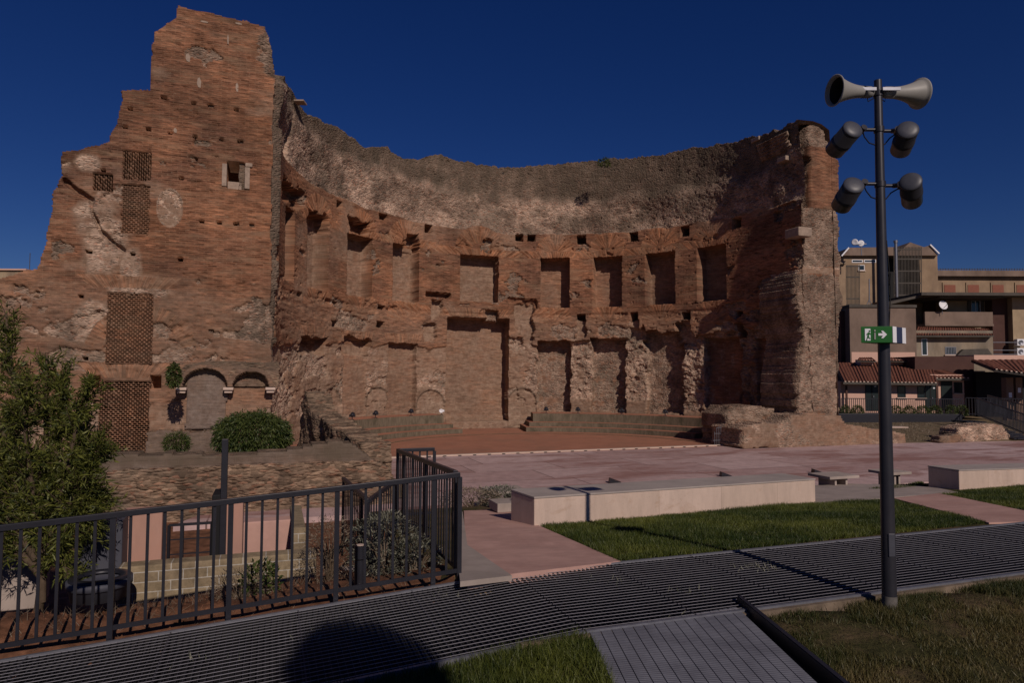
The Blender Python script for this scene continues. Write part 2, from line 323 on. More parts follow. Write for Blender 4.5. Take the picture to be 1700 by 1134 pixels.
class MB:
    """collects simple solids and links them as one mesh"""
    def __init__(s): s.v = []; s.f = []; s.uv = {}; s.sm = set()
    def add(s, vs, fs, smooth=False):
        n = len(s.v); s.v += [tuple(map(float, v)) for v in vs]
        for f in fs:
            if smooth: s.sm.add(len(s.f))
            s.f.append([i+n for i in f])
        return s
    def obox(s, o, a, b, c):              # box from corner o with edge vectors
        o, a, b, c = (np.array(x, float) for x in (o, a, b, c))
        P = [o, o+a, o+a+b, o+b, o+c, o+a+c, o+a+b+c, o+b+c]
        return s.add(P, [(0, 3, 2, 1), (4, 5, 6, 7), (0, 1, 5, 4), (1, 2, 6, 5), (2, 3, 7, 6), (3, 0, 4, 7)])
    def box(s, x0, y0, z0, x1, y1, z1): return s.obox((x0, y0, z0), (x1-x0, 0, 0), (0, y1-y0, 0), (0, 0, z1-z0))
    def bar(s, p, q, w, h=None, up=(0, 0, 1)):     # rectangular bar p..q, w across, h along up
        h = h or w; p = np.array(p, float); q = np.array(q, float); d = q-p; L = np.linalg.norm(d); d /= L
        up = np.array(up, float); a = np.cross(d, up)
        if np.linalg.norm(a) < 1e-3: a = np.cross(d, (1, 0, 0))
        a /= np.linalg.norm(a); b = np.cross(a, d)
        return s.obox(p-a*w/2-b*h/2, a*w, d*L, b*h)
    def tube(s, pts, r, n=10, caps=True):
        pts = [np.array(p, float) for p in pts]; rs = r if hasattr(r, '__len__') else [r]*len(pts); rings = []
        ref = np.array((.31, .2, .93))
        for i, p in enumerate(pts):
            d = pts[min(i+1, len(pts)-1)]-pts[max(i-1, 0)]; d /= (np.linalg.norm(d)+1e-9)
            a = np.cross(d, ref); 
            if np.linalg.norm(a) < .1: a = np.cross(d, (1, 0, 0))
            a /= np.linalg.norm(a); b = np.cross(d, a)
            rings.append([p+rs[i]*(a*math.cos(2*math.pi*k/n)+b*math.sin(2*math.pi*k/n)) for k in range(n)])
        vs = [v for R_ in rings for v in R_]; m = len(rings)
        fs = [(i*n+k, i*n+(k+1) % n, (i+1)*n+(k+1) % n, (i+1)*n+k) for i in range(m-1) for k in range(n)]
        s.add(vs, fs, True)
        if caps: s.add(rings[0], [tuple(range(n))[::-1]]); s.add(rings[-1], [tuple(range(n))])
        return s
    def lathe(s, o, d, prof, n=24):       # prof: list of (along, radius)
        d = np.array(d, float); d /= np.linalg.norm(d); o = np.array(o, float)
        a = np.cross(d, (0, 0, 1)); 
        if np.linalg.norm(a) < .05: a = np.cross(d, (1, 0, 0))
        a /= np.linalg.norm(a); b = np.cross(a, d); vs = []
        for t, r in prof: vs += [o+d*t+r*(a*math.cos(2*math.pi*k/n)+b*math.sin(2*math.pi*k/n)) for k in range(n)]
        m = len(prof)
        return s.add(vs, [(i*n+k, i*n+(k+1) % n, (i+1)*n+(k+1) % n, (i+1)*n+k) for i in range(m-1) for k in range(n)], True)
    def prism(s, poly, h):                # polygon of 3-D points extruded by vector h
        P = [np.array(p, float) for p in poly]; h = np.array(h, float); n = len(P)
        return s.add(P+[p+h for p in P], [tuple(range(n))[::-1], tuple(range(n, 2*n))]+[(i, (i+1) % n, n+(i+1) % n, n+i) for i in range(n)])
    def build(s, name, mat, parent=None, uvaxes=None, bevel=0.0, keep_local=False):
        me = bpy.data.meshes.new(name); V = s.v
        o = bpy.data.objects.new(name, me); C.objects.link(o)
        if parent is not None:
            o.parent = parent
            if not keep_local:
                off = np.zeros(3); p = parent
                while p is not None: off += np.array(p.location); p = p.parent
                V = [tuple(np.array(v)-off) for v in V]
        me.from_pydata(V, [], s.f)
        if s.sm:
            sm = [i in s.sm for i in range(len(s.f))]; me.polygons.foreach_set('use_smooth', sm)
        if uvaxes is not None:
            a, b = (np.array(x, float) for x in uvaxes); l = me.uv_layers.new(name='UVMap')
            co = np.array(s.v)[np.array([lp.vertex_index for lp in me.loops])]
            l.data.foreach_set('uv', np.stack([co @ a, co @ b], 1).astype(np.float32).ravel())
        me.materials.append(mat); me.update()
        if bevel:
            md = o.modifiers.new('bevel', 'BEVEL'); md.width = bevel; md.segments = 2; md.limit_method = 'ANGLE'
        return o

# ================================================================= THE EXEDRA RUIN
R = 11.4
BC = gnd(793, 712, 0.0)[:2]; EC = BC - R*E2           # centre of the half circle
def cyl(px, py):
    r = ray(px, py); d = r[:2]; m = -EC
    A = d @ d; b = 2*(d @ m); c = m @ m - R*R; D = max(b*b-4*A*c, 0); t = (-b+math.sqrt(D))/(2*A)
    P = CAMP + r*t; q = P[:2]-EC; th = math.atan2(q @ E2, -(q @ E1))
    if th < -1.5: th += 2*math.pi
    return th*R, P[2]
EXT = 1.7                                             # straight run past the half circle at the right end
UEND = math.pi*R
RES = .038
nu = int((UEND+EXT)/RES); nz = 400
us = np.concatenate([[0.0, 0.0], np.linspace(0, UEND+EXT, nu)]); nu = len(us)
# top outline of the curved wall, read along the photograph
tp = [(452, 118), (462, 128), (480, 150), (484, 168), (505, 186), (540, 205), (580, 226), (606, 246), (640, 244), (665, 262), (690, 266), (720, 258), (760, 268), (800, 276), (830, 280), (900, 276), (950, 271), (1000, 268), (1050, 264), (1100, 258), (1150, 248), (1200, 240), (1255, 228), (1290, 216)]
tu = [-1.0, 0.0, .8]; tz = [13.5, 13.9, 14.3]
for x, y in tp:
    a, b_ = cyl(x, y)
    if a > tu[-1]+.9: tu.append(a); tz.append(b_)
tu += [UEND-.8, UEND, UEND+EXT]; tz += [14.7, 14.75, 14.8]
top = np.interp(us, tu, tz) + .10*fbm(us*2.2, us*0, 3) + .05*fbm(us*9, us*0, 5)
vv = np.linspace(0, 1, nz)
U = np.repeat(us[:, None], nz, 1); Z = top[:, None]*vv[None, :]
OFF = np.zeros_like(U); CONC = np.zeros_like(U); PALE = np.zeros_like(U); DIRT_SHADE = np.zeros_like(U); FAN = np.zeros_like(U)
PART = np.zeros(U.shape, int)
th_ = np.clip(U/R, 0, math.pi)
# the inner face swells a little where it meets the left wing
OFF -= .34*np.exp(-(U/2.6)**2)
# brick micro relief
RET = np.array([1.1, .45])[:, None]
pit = (vn(U*6, Z*13, 13) > .90).astype(float); OFF += .010*fbm(U*2, Z*22, 11, 3) + .02*fbm(U*1.1, Z*1.3, 12) + .07*pit
ledge = sst(.15, .45, fbm(U*.9, Z*3.2, 14)); OFF += ledge*.03*sst(7.0, 6.2, Z)
loss = fbm(U*.7, Z*1.05, 16, 5) + .22*sst(7.2, 5.0, Z) + .10*sst(5, 3.5, Z)*sst(1.2, 2.4, Z)
lm_ = sst(.36, .40, loss)*(Z < 11.2)*sst(.9, 1.3, Z); OFF += lm_*(.10+.05*fbm(U*5, Z*7, 17, 3)); CONC = np.maximum(CONC, lm_*.62)
# upper zone: springing of the lost half dome, broken concrete that leans inwards
zb = np.interp(us, [0, 6, 10, 20, 30, UEND+EXT], [12.2, 11.95, 11.7, 11.35, 11.35, 11.2])[:, None] + .09*fbm(U*1.3, U*0, 21)
up = sst(-.03, .10, Z-zb)
hz = np.clip(Z-zb, 0, None)
lump = .20*fbm(U*.4, Z*.5, 22, 2) + .04*fbm(U*1.6, Z*2.0, 23, 3) + .03*fbm(U*7, Z*9, 28, 3)
facing = sst(1.9, 2.5, hz + .45*fbm(U*.35, U*0, 24))           # coursed facing near the top
OFF += up*(.10 - .055*hz**1.5 + lump*(1-.55*facing) + facing*.12)
CONC = np.maximum(CONC, up); DIRT_SHADE = np.maximum(DIRT_SHADE, up*np.clip(facing*.9 + .5*sst(.25, .65, fbm(U*.45, Z*.9, 25)), 0, 1))
PALE = np.maximum(PALE, up*sst(-.25, .35, fbm(U*.5, Z*.7, 26))*sst(2.6, 1.6, hz))
PART[up > .5] = 1
# vertical fissure in the left part of the vault remains
fu, fz = cyl(478, 250); OFF += .5*np.exp(-((U-fu-.1*(Z-fz))/.16)**2)*up*sst(15.2, 13.8, Z)
# ----- upper niches
def px_rect(x0, y0, x1, y1):
    xm, ym = (x0+x1)/2, (y0+y1)/2
    a = cyl(x0, ym)[0]; b_ = cyl(x1, ym)[0]; return a, cyl(xm, y1)[1], b_, cyl(xm, y0)[1]
def recess(x0, y0, x1, y1, depth, rag=0.0, soft=.035, seed=1, part=None, pale=None, conc=0.0, rect=None, dirt_shade=0.0, topfill=0.0, rag_f=2.5):
    global OFF, PALE, CONC, DIRT_SHADE
    a, z0, b_, z1 = rect or px_rect(x0, y0, x1, y1)
    d = np.minimum(np.minimum(U-a, b_-U), np.minimum(Z-z0, z1-Z))
    if rag: d = d + rag*fbm(U*rag_f, Z*rag_f, seed, 4)
    m = sst(-soft/2, soft/2, d)
    OFF = OFF*(1-m) + m*(depth + .03*fbm(U*3, Z*9, seed+5) + conc*.07*fbm(U*3.5, Z*3.5, seed+9))
    if pale is not None: PALE = PALE*(1-m)+m*pale
    CONC = CONC*(1-m)+m*conc; DIRT_SHADE = DIRT_SHADE*(1-m)+m*dirt_shade
    if part: PART[m > .02] = part
    return a, z0, b_, z1
fans = []                                             # (uc, zc, r0, r1, half-angle)
# holes for beams (small, square)
small = [(559, 334, 568, 345), (630, 356, 643, 365), (706, 373, 718, 386), (856, 389, 868, 400), (876, 390, 889, 400), (958, 391, 972, 404), (1044, 385, 1058, 400), (1130, 376, 1143, 392), (1216, 362, 1230, 378), (1285, 350, 1298, 366),
         (495, 486, 502, 491), (556, 500, 564, 505), (630, 508, 639, 513), (553, 532, 565, 542), (627, 534, 640, 544), (958, 522, 971, 534), (1046, 519, 1058, 534), (1131, 518, 1144, 530), (1218, 516, 1228, 526), (1218, 536, 1231, 560)]
# worn zone of the lower storey
worn_top = np.interp(us, [0, 5, 9, 14, 16.5, 17.9, 19.5, 22, 26, 31, UEND], [4.2, 4.4, 4.6, 4.7, 4.9, 5.2, 5.4, 5.0, 5.2, 5.4, 5.3])[:, None] + .25*fbm(U*.8, U*0, 31) + .12*fbm(U*3, Z*2, 32)
amt = np.interp(us, [0, 4, 8, 15, 19, 23, 28, 33, UEND+EXT], [.14, .15, .14, .14, .2, .34, .42, .42, .4])[:, None]
wm = sst(0, .10, worn_top-Z)*sst(1.2, 2.3, Z)
wb = sst(0, .10, worn_top-Z)
OFF += wb*amt*.8 + wm*amt*(.34*fbm(U*1.1, Z*.9, 33, 3)+.26*fbm(U*4, Z*6, 34, 4))
cz = np.interp(us, [0, 10, 18, 22, UEND], [.35, .30, .25, .60, .75])[:, None]
CONC = np.maximum(CONC, wm*np.clip(cz+.5*fbm(U*.6, Z*.7, 35), 0, 1)); PALE = np.maximum(PALE, wb*.85)
PALE = np.maximum(PALE, sst(2.6, 1.2, Z)*.8)
PALE = np.maximum(PALE, .55*sst(.25, .7, fbm(U*.35, Z*.35, 36)))
# coursed brick ledges of the middle storey
OFF += .05*sst(6.75, 6.60, Z)*(1-up)
mid = sst(4.5, 5.0, Z)*sst(6.9, 6.4, Z); OFF += mid*.05*fbm(U*1.5, Z*6, 37); PALE = np.maximum(PALE, mid*.35)
NICHES = [(463, 345, 488, 448), (511, 356, 545, 468), (577, 372, 618, 482), (653, 397, 695, 490), (765, 413, 827, 492), (898, 422, 945, 505), (985, 420, 1032, 505), (1072, 413, 1120, 500), (1158, 403, 1205, 497)]
pn = 10
for k, (x0, y0, x1, y1) in enumerate(NICHES):
    xm, ym = (x0+x1)/2, (y0+y1)/2
    a, z0, b_, z1 = px_rect(x0, y0, x1, y1)
    if k == 0: a, b_ = 3.55, 4.75
    if k == 9: a, b_ = UEND-2.35, UEND-1.15
    rect = (a, 7.08 if k != 4 else 7.35, b_, 9.98 if k > 4 else (10.15 if k != 4 else 10.0))
    recess(0, 0, 0, 0, .95 if k > 4 else .85, rag=.03, seed=40+k, part=10+k, pale=.75 if k < 5 else .45, rect=rect)
    uc = (a+b_)/2; hw = (b_-a)/2
    fans.append((uc, rect[3]-1.2, 1.2, 1.62, math.asin(min(.9, hw*1.25/1.3)), 0))       # flat arch of bricks over the niche
    fans.append((uc, rect[3]+.28, .25 if k != 4 else .5, 1.15 if k != 4 else 1.5, rad(82), 1))
for x, y, r1 in ((527, 512, 1.25), (600, 522, 1.25), (675, 532, 1.25), (917, 538, 1.2), (1009, 538, 1.2), (1097, 536, 1.2), (1178, 536, 1.2)):
    a, z = cyl(x, y); fans.append((a, z, .25, r1, rad(84), 1))
for x0, x1, y in ((506, 543, 560), (575, 615, 566), (648, 693, 570), (743, 845, 527)):
    a, z = cyl((x0+x1)/2, y); w = (cyl(x1, y)[0]-cyl(x0, y)[0])/2; fans.append((a, z-2.2, 2.25, 2.72, math.asin(min(.95, w*1.15/2.4)), 0))
for k, (x0, y0, x1, y1) in enumerate(small): recess(x0, y0, x1, y1, 1.0, rag=.02, soft=.03, seed=60+k, pale=.0, dirt_shade=.6)  # darker tone inside each beam hole paints in its shade
# broken breaks around the upper niche heads (left side)
recess(465, 308, 507, 345, .75, rag=.30, seed=80, conc=.5); recess(513, 356, 545, 384, .8, rag=.22, seed=81, conc=.3)
recess(580, 366, 614, 388, .75, rag=.18, seed=82, conc=.3); recess(676, 388, 694, 414, .75, rag=.18, seed=83, conc=.4)
recess(800, 398, 818, 420, .3, rag=.2, seed=84, conc=.9)
# middle cavities beside the central niche
recess(708, 486, 750, 493, .45, rag=.10, seed=85); recess(717, 497, 735, 530, .42, rag=.16, seed=86, pale=.9); recess(705, 538, 724, 568, .42, rag=.14, seed=87, pale=.9)
recess(846, 494, 892, 512, .30, rag=.14, seed=88); recess(853, 503, 886, 548, .45, rag=.2, seed=89, pale=.9); recess(868, 540, 886, 572, .40, rag=.18, seed=90, pale=.9)
for x in (965, 1052, 1137): recess(x-7, 532, x+7, 562, .38, rag=.12, seed=91+x, pale=.9)
# central great niche
recess(743, 528, 845, 700, 1.25, rag=.04, seed=101, part=30, pale=.72, conc=.05); recess(808, 516, 828, 533, .5, rag=.15, seed=102, conc=.8)
# lower niches, left side partly filled, right side deep and ragged
recess(503, 561, 545, 590, .75, rag=.10, seed=110, part=31); recess(573, 560, 616, 592, .62, rag=.22, seed=111, part=32, conc=.3)
recess(575, 590, 612, 690, .28, rag=.08, seed=112, part=32, pale=.7, conc=.15); recess(648, 571, 693, 690, .55, rag=.06, seed=113, part=33, pale=.6, conc=.1)
recess(515, 592, 545, 625, .3, rag=.25, seed=114, conc=.7)
recess(893, 566, 946, 684, 1.05, rag=.16, seed=115, part=34, pale=.3, conc=.55, rag_f=1.6); recess(982, 563, 1036, 686, 1.05, rag=.16, seed=116, part=35, pale=.3, conc=.6, rag_f=1.6)
recess(1068, 548, 1128, 688, 1.05, rag=.26, seed=117, part=36, pale=.3, conc=.6, rag_f=1.6); recess(1163, 558, 1222, 692, .9, rag=.16, seed=118, part=37, pale=.2, conc=.4, rag_f=1.6)
recess(1246, 560, 1292, 700, .8, rag=.10, seed=119, part=38, conc=.3)
recess(1118, 540, 1146, 572, .7, rag=.25, seed=120, conc=.6); recess(1046, 545, 1066, 566, .6, rag=.2, seed=121, conc=.6)
# small blind arches at the foot (paler infill)
for x, w, y0 in ((556, 16, 655), (632, 20, 655), (718, 24, 660), (868, 24, 655), (1222, 12, 650)):
    uc, zc = cyl(x, y0+14); hw = abs(cyl(x+w, y0)[0]-cyl(x-w, y0)[0])/2
    d = np.where(Z > zc, hw-np.hypot(U-uc, Z-zc), hw-abs(U-uc)); m = sst(0, .06, d)
    PALE = np.maximum(PALE, m); OFF += m*.10; CONC *= (1-m*.9); DIRT_SHADE *= (1-m)
    ring = np.exp(-(d/.07)**2)*(Z > zc-.1); DIRT_SHADE = np.maximum(DIRT_SHADE, ring*.8)
# rough base course
OFF -= .10*sst(.75, .55, Z)
# ---- fan masks
def fan_uv(uf, zf, lu, lz, F):
    uv = np.stack([lu, lz], -1); hit = np.zeros(uf.shape, bool)
    for (uc, zc, r0, r1, ha, curved) in fans:
        r = np.hypot(uf-uc, zf-zc); an = np.arctan2(uf-uc, zf-zc)
        if curved: m = (r > r0) & (r < r1) & (np.abs(an) < ha)
        else: m = (r*np.cos(an) > r0) & (r*np.cos(an) < r1) & (np.abs(an) < ha)
        if not m.any(): continue
        L = np.stack([np.hypot(lu[m]-uc, lz[m]-zc)*.35 + 50*uc, np.arctan2(lu[m]-uc, lz[m]-zc)*(r0+r1)/2*.62+31], -1)
        uv[m] = L; hit |= m
    return uv, hit
for (uc, zc, r0, r1, ha, curved) in fans:
    r = np.hypot(U-uc, Z-zc); an = np.arctan2(U-uc, Z-zc); rr = r if curved else r*np.cos(an)
    FAN[(rr > r0) & (rr < r1) & (np.abs(an) < ha) & (OFF < .3)] = 1
CONC[FAN > 0] *= .3
# ---- surface points
def exedra_pt(u, off):
    th = np.clip(u/R, 0, math.pi); e = np.clip(u-UEND, 0, None)
    s = -(R+off)*np.cos(th); t = (R+off)*np.sin(th)-e
    return EC[0]+s*E1[0]+t*E2[0], EC[1]+s*E1[1]+t*E2[1]
PALE *= 1-.8*sst(UEND-4.2, UEND-2.5, U)*(Z < 11); CONC[:3] = .95; PALE[:3] = 0; DIRT_SHADE[:3] = .7  # right end made less pale: its shade is deepened in the colour
OFF[:2] = RET + .03*fbm(U[:2]*0+3, Z[:2]*4, 15)   # return face that ties into the wing
# add cap and outer face as further rows
capo = [.35, .8, 1.3, 1.75, 1.85, 1.9, 1.95, 2.0]; capz = [1.0, 1.0, .995, .985, .9, .6, .3, 0]
Zc = np.concatenate([Z]+[(top*k + (.06*fbm(us*5, us*0+i, 200+i) if k > .9 else 0))[:, None] for i, k in enumerate(capz)], 1)
Oc = np.concatenate([OFF]+[(np.full(nu, c) + OFF[:, -1]*.3)[:, None] for c in capo], 1)
Uc = np.repeat(us[:, None], Zc.shape[1], 1); ones = np.ones((nu, len(capo)))
X, Y = exedra_pt(Uc, Oc)
Vx = np.stack([X, Y, Zc], -1)
MASK = np.stack([np.concatenate([CONC, ones], 1), np.concatenate([PALE, ones*0], 1), np.concatenate([DIRT_SHADE, ones*.3], 1), np.concatenate([FAN, ones*0], 1)], -1)
PART2 = np.concatenate([PART, np.where(ones > 0, 1, 1)], 1)
def grid_faces(n, m):
    i, j = np.meshgrid(np.arange(n-1), np.arange(m-1), indexing='ij'); a = i*m+j
    return np.stack([a, a+m, a+m+1, a+1], -1)          # (n-1,m-1,4)
def submesh(name, V, Fq, mat, parent, uvl=None, mask=None, smooth=False):
    ids, inv = np.unique(Fq.ravel(), return_inverse=True)
    return np_mesh(name, V[ids], inv.reshape(Fq.shape), mat, parent, uv=uvl, mask=None if mask is None else mask[ids], smooth=smooth)
G = grid_faces(nu, Zc.shape[1]); Fq = G.reshape(-1, 4)
Uf = Uc.ravel(); Zf = Zc.ravel()
lu = Uf[Fq]; lz = Zf[Fq]; cu = lu.mean(1); czf = lz.mean(1)
uvl, hit = fan_uv(cu, czf, lu, lz, Fq)
fp = PART2[:-1, :-1].ravel()
# remove faces where the entry of the passage at the far right foot opens? kept solid
exedra = thing('roman_exedra_ruin', 'huge half-round roman brick ruin with rows of niches, open towards the viewer', 'ruin', (EC[0], EC[1], 0))
Vr = Vx.reshape(-1, 3); Mr = MASK.reshape(-1, 4)
names = {0: ('curved_wall', None), 1: ('vault_remains', 'grey broken concrete springing of the lost half dome')}
wall_parts = {}
for pid in np.unique(fp):
    sel = fp == pid
    nm, lb = names.get(pid, ('niche', None))
    if pid >= 30: nm = 'lower_niche'
    if pid == 30: lb = 'tall central niche with flat brick arch'
    o = submesh(nm, Vr, Fq[sel], M['brick'], exedra, uvl[sel], Mr)
    if lb: o['label'] = lb
    wall_parts[pid] = o

# ---------------------------------------------------------------- ragged slabs (towers, end pier, low walls)
def slab(name, p0, eu, back, outline_px, res, thick, offf, maskf, mat, parent, rag=.05, seed=1, outline=None, nb=5, uvs=1.0, edge_conc=.8, tf_=None):
    """upright wall: front plane through p0 along eu (2-D); outline given in photo pixels on that plane"""
    n = np.array([eu[1], -eu[0], 0]); p3 = np.array([p0[0], p0[1], 0.0])
    if outline is None:
        outline = []
        for x, y in outline_px:
            P = on_plane(x, y, p3, n); outline.append(((P[0]-p0[0])*eu[0]+(P[1]-p0[1])*eu[1], P[2]))
    oa = np.array(outline); u0, u1 = oa[:, 0].min()-.1, oa[:, 0].max()+.1; z0, z1 = oa[:, 1].min(), oa[:, 1].max()+.1
    a = np.arange(u0, u1+res, res); b = np.arange(z0, z1+res, res); Ug, Zg = np.meshgrid(a, b, indexing='ij')
    off = offf(Ug, Zg); mk = maskf(Ug, Zg)
    V = np.stack([p0[0]+eu[0]*Ug+back[0]*off, p0[1]+eu[1]*Ug+back[1]*off, Zg], -1).reshape(-1, 3)
    Fg = grid_faces(len(a), len(b)).reshape(-1, 4)
    cu_ = Ug.ravel()[Fg].mean(1); cz_ = Zg.ravel()[Fg].mean(1)
    keep = inside(outline, cu_+rag*fbm(cu_*2.2, cz_*2.2, seed), cz_+rag*fbm(cu_*2.2+9, cz_*2.2, seed+3))
    Fk = Fg[keep]
    # boundary edges
    E_ = np.concatenate([Fk[:, [0, 1]], Fk[:, [1, 2]], Fk[:, [2, 3]], Fk[:, [3, 0]]]); key = np.sort(E_, 1); nV = len(V)
    kk = key[:, 0].astype(np.int64)*nV+key[:, 1]; uq, idx, cnt = np.unique(kk, return_index=True, return_counts=True)
    B = E_[idx[cnt == 1]]; bid, binv = np.unique(B.ravel(), return_inverse=True); Bi = binv.reshape(B.shape); nbv = len(bid)
    Vs = [V]; Ms = [mk.reshape(-1, 4)]; Fs = [Fk]; UVs = [np.stack([Ug.ravel()[Fk], Zg.ravel()[Fk]], -1)*uvs]
    bu = Ug.ravel()[bid]; bz = Zg.ravel()[bid]; prev = bid; dprev = off.ravel()[bid]*0; 
    mb = mk.reshape(-1, 4)[bid].copy(); mb[:, 0] = np.maximum(mb[:, 0], edge_conc)
    base_off = off.ravel()[bid]; cnt_v = len(V)
    for k in range(1, nb+1):
        tk = thick if tf_ is None else tf_(bu); dd = base_off + (tk-base_off)*k/nb; j = (.5*rag if k < nb else 0)
        x = bu + j*fbm(bu*2+k*3.1, bz*2, seed+k); 
        nv = np.stack([p0[0]+eu[0]*x+back[0]*dd, p0[1]+eu[1]*x+back[1]*dd, np.maximum(bz + j*.6*fbm(bu*2, bz*2+k*3.1, seed+20+k), z0)], -1)
        Vs.append(nv); Ms.append(mb); cur = np.arange(cnt_v, cnt_v+nbv); cnt_v += nbv
        A = prev[Bi] if k == 1 else (prev[0]+Bi); D = cur[0]+Bi
        Fs.append(np.stack([A[:, 1], A[:, 0], D[:, 0], D[:, 1]], -1))
        w0 = (k-1)*thick/nb; w1 = k*thick/nb
        ub = bu[Bi]; zb_ = bz[Bi]
        uva = np.stack([np.stack([ub[:, 1]+w0, zb_[:, 1]], -1), np.stack([ub[:, 0]+w0, zb_[:, 0]], -1), np.stack([ub[:, 0]+w1, zb_[:, 0]], -1), np.stack([ub[:, 1]+w1, zb_[:, 1]], -1)], 1)
        UVs.append(uva*uvs); prev = cur
    # back face
    TK = thick if tf_ is None else tf_(Ug)
    Vb = np.stack([p0[0]+eu[0]*Ug+back[0]*TK, p0[1]+eu[1]*Ug+back[1]*TK, Zg], -1).reshape(-1, 3)
    Vs.append(Vb); Ms.append(mk.reshape(-1, 4)); Fs.append(Fk[:, ::-1]+cnt_v); UVs.append(np.stack([Ug.ravel()[Fk[:, ::-1]], Zg.ravel()[Fk[:, ::-1]]], -1)*uvs)
    V = np.concatenate(Vs); Mk = np.concatenate(Ms); F_ = np.concatenate(Fs); UV = np.concatenate(UVs)
    return submesh(name, V, F_, mat, parent, UV, Mk)
def mk4(c, p, d, f): return np.stack([c, p, d, f], -1)

# ---- left wing (tall broken tower face)
PL = EC - R*E1 - .14*E2; eL = -E1; bL = E2
nL = np.array([eL[1], -eL[0], 0]); pL3 = np.array([PL[0], PL[1], 0])
def pxL(px, py):
    P = on_plane(px, py, pL3, nL); return (P[0]-PL[0])*eL[0]+(P[1]-PL[1])*eL[1], P[2]
def rectL(x0, y0, x1, y1):
    u1, z0 = pxL((x0), (y0+y1)/2)[0], pxL((x0+x1)/2, y1)[1]; u0, z1 = pxL(x1, (y0+y1)/2)[0], pxL((x0+x1)/2, y0)[1]; return u0, z0, u1, z1
lat_px = [(204, 250, 250, 298), (202, 306, 247, 388), (155, 288, 186, 316), (177, 487, 252, 603), (163, 634, 246, 752)]
lat = [rectL(*q) for q in lat_px]
win = rectL(377, 268, 406, 313)
putL = [(272, 162), (321, 170), (350, 175), (392, 181), (216, 180), (208, 209), (247, 214), (283, 220), (324, 226), (367, 231), (399, 234), (301, 296), (335, 368), (364, 369), (392, 371), (418, 373), (147, 418), (220, 421), (300, 430), (134, 491), (139, 595), (350, 550), (171, 282)]
putL = [pxL(*q) for q in putL]; bigput = [pxL(156, 635), pxL(258, 635), pxL(75, 632)]
crack = [pxL(*q) for q in ((106, 300), (130, 318), (150, 330), (152, 350), (165, 380), (185, 400), (205, 415))]
oval = pxL(282, 345)
patches = [(pxL(170, 390), .85, 1.5), (pxL(155, 350), .7, .5), (pxL(215, 440), .35, .7), (pxL(150, 530), .9, .9), (pxL(150, 270), .45, .35), (pxL(225, 480), 1.1, .45)]
fansL = []
for (x, y, r0, r1) in ((214, 487+40, 1.0, 1.42), (206, 634+40, .95, 1.45), (345, 608+50, 0, 0)):
    if r1: 
        a, z = pxL(x, y); fansL.append((a, z+.0, r0, r1, .85 if y < 600 else .8, 0))
a_, z_ = pxL(235, 590); fansL.append((a_, z_, 1.25, 1.75, 1.35, 1))
def seg_d(U, Z, pts):
    d = np.full(U.shape, 9.0)
    for (a, b), (c, e) in zip(pts[:-1], pts[1:]):
        vx, vz = c-a, e-b; t = np.clip(((U-a)*vx+(Z-b)*vz)/(vx*vx+vz*vz), 0, 1); d = np.minimum(d, np.hypot(U-a-t*vx, Z-b-t*vz))
    return d
def offL(U, Z):
    o = .010*fbm(U*2, Z*22, 301, 3)+.06*(vn(U*6, Z*13, 299) > .91)+.02*fbm(U*.7, Z*.9, 302)+.03*sst(.1, .8, fbm(U*2, Z*4, 303))
    # lower masonry is rougher and stands a little back
    ls_ = sst(.40, .44, fbm(U*.8, Z*1.1, 311, 5)-.12+.30*sst(7.5, 4.5, Z)); o += ls_*(.08+.04*fbm(U*5, Z*7, 312, 3))
    o += sst(6.3, 6.0, Z+.3*fbm(U*.8, U*0, 304))*(.05+.05*fbm(U*2, Z*3, 305))
    cd = seg_d(U, Z, crack)+.08*fbm(U*3, Z*3, 306); o += .25*sst(.12, .02, cd)
    m = sst(.9, .2, np.hypot((U-patches[0][0][0])/.75, (Z-patches[0][0][1])/1.1)+.35*fbm(U*1.6, Z*1.6, 307)); o += m*(.14+.12*fbm(U*3, Z*4, 308))
    for (u, z) in putL: o = np.where((abs(U-u) < .075) & (abs(Z-z) < .055), .8, o)
    for (u, z) in bigput: o = np.where((abs(U-u) < .17) & (abs(Z-z) < .24), .9, o)
    for r in lat+[win]:
        d = np.minimum(np.minimum(U-r[0], r[2]-U), np.minimum(Z-r[1], r[3]-Z))+.02*fbm(U*5, Z*5, 309); o = np.where(d > 0, (.34 if r is not win else 1.4), o)
    d = 1-np.hypot((U-oval[0])/.38, (Z-oval[1])/.62); o = np.where(d > 0, .07+.04*fbm(U*6, Z*6, 310), o)
    # notch under the broken upper edge
    return o
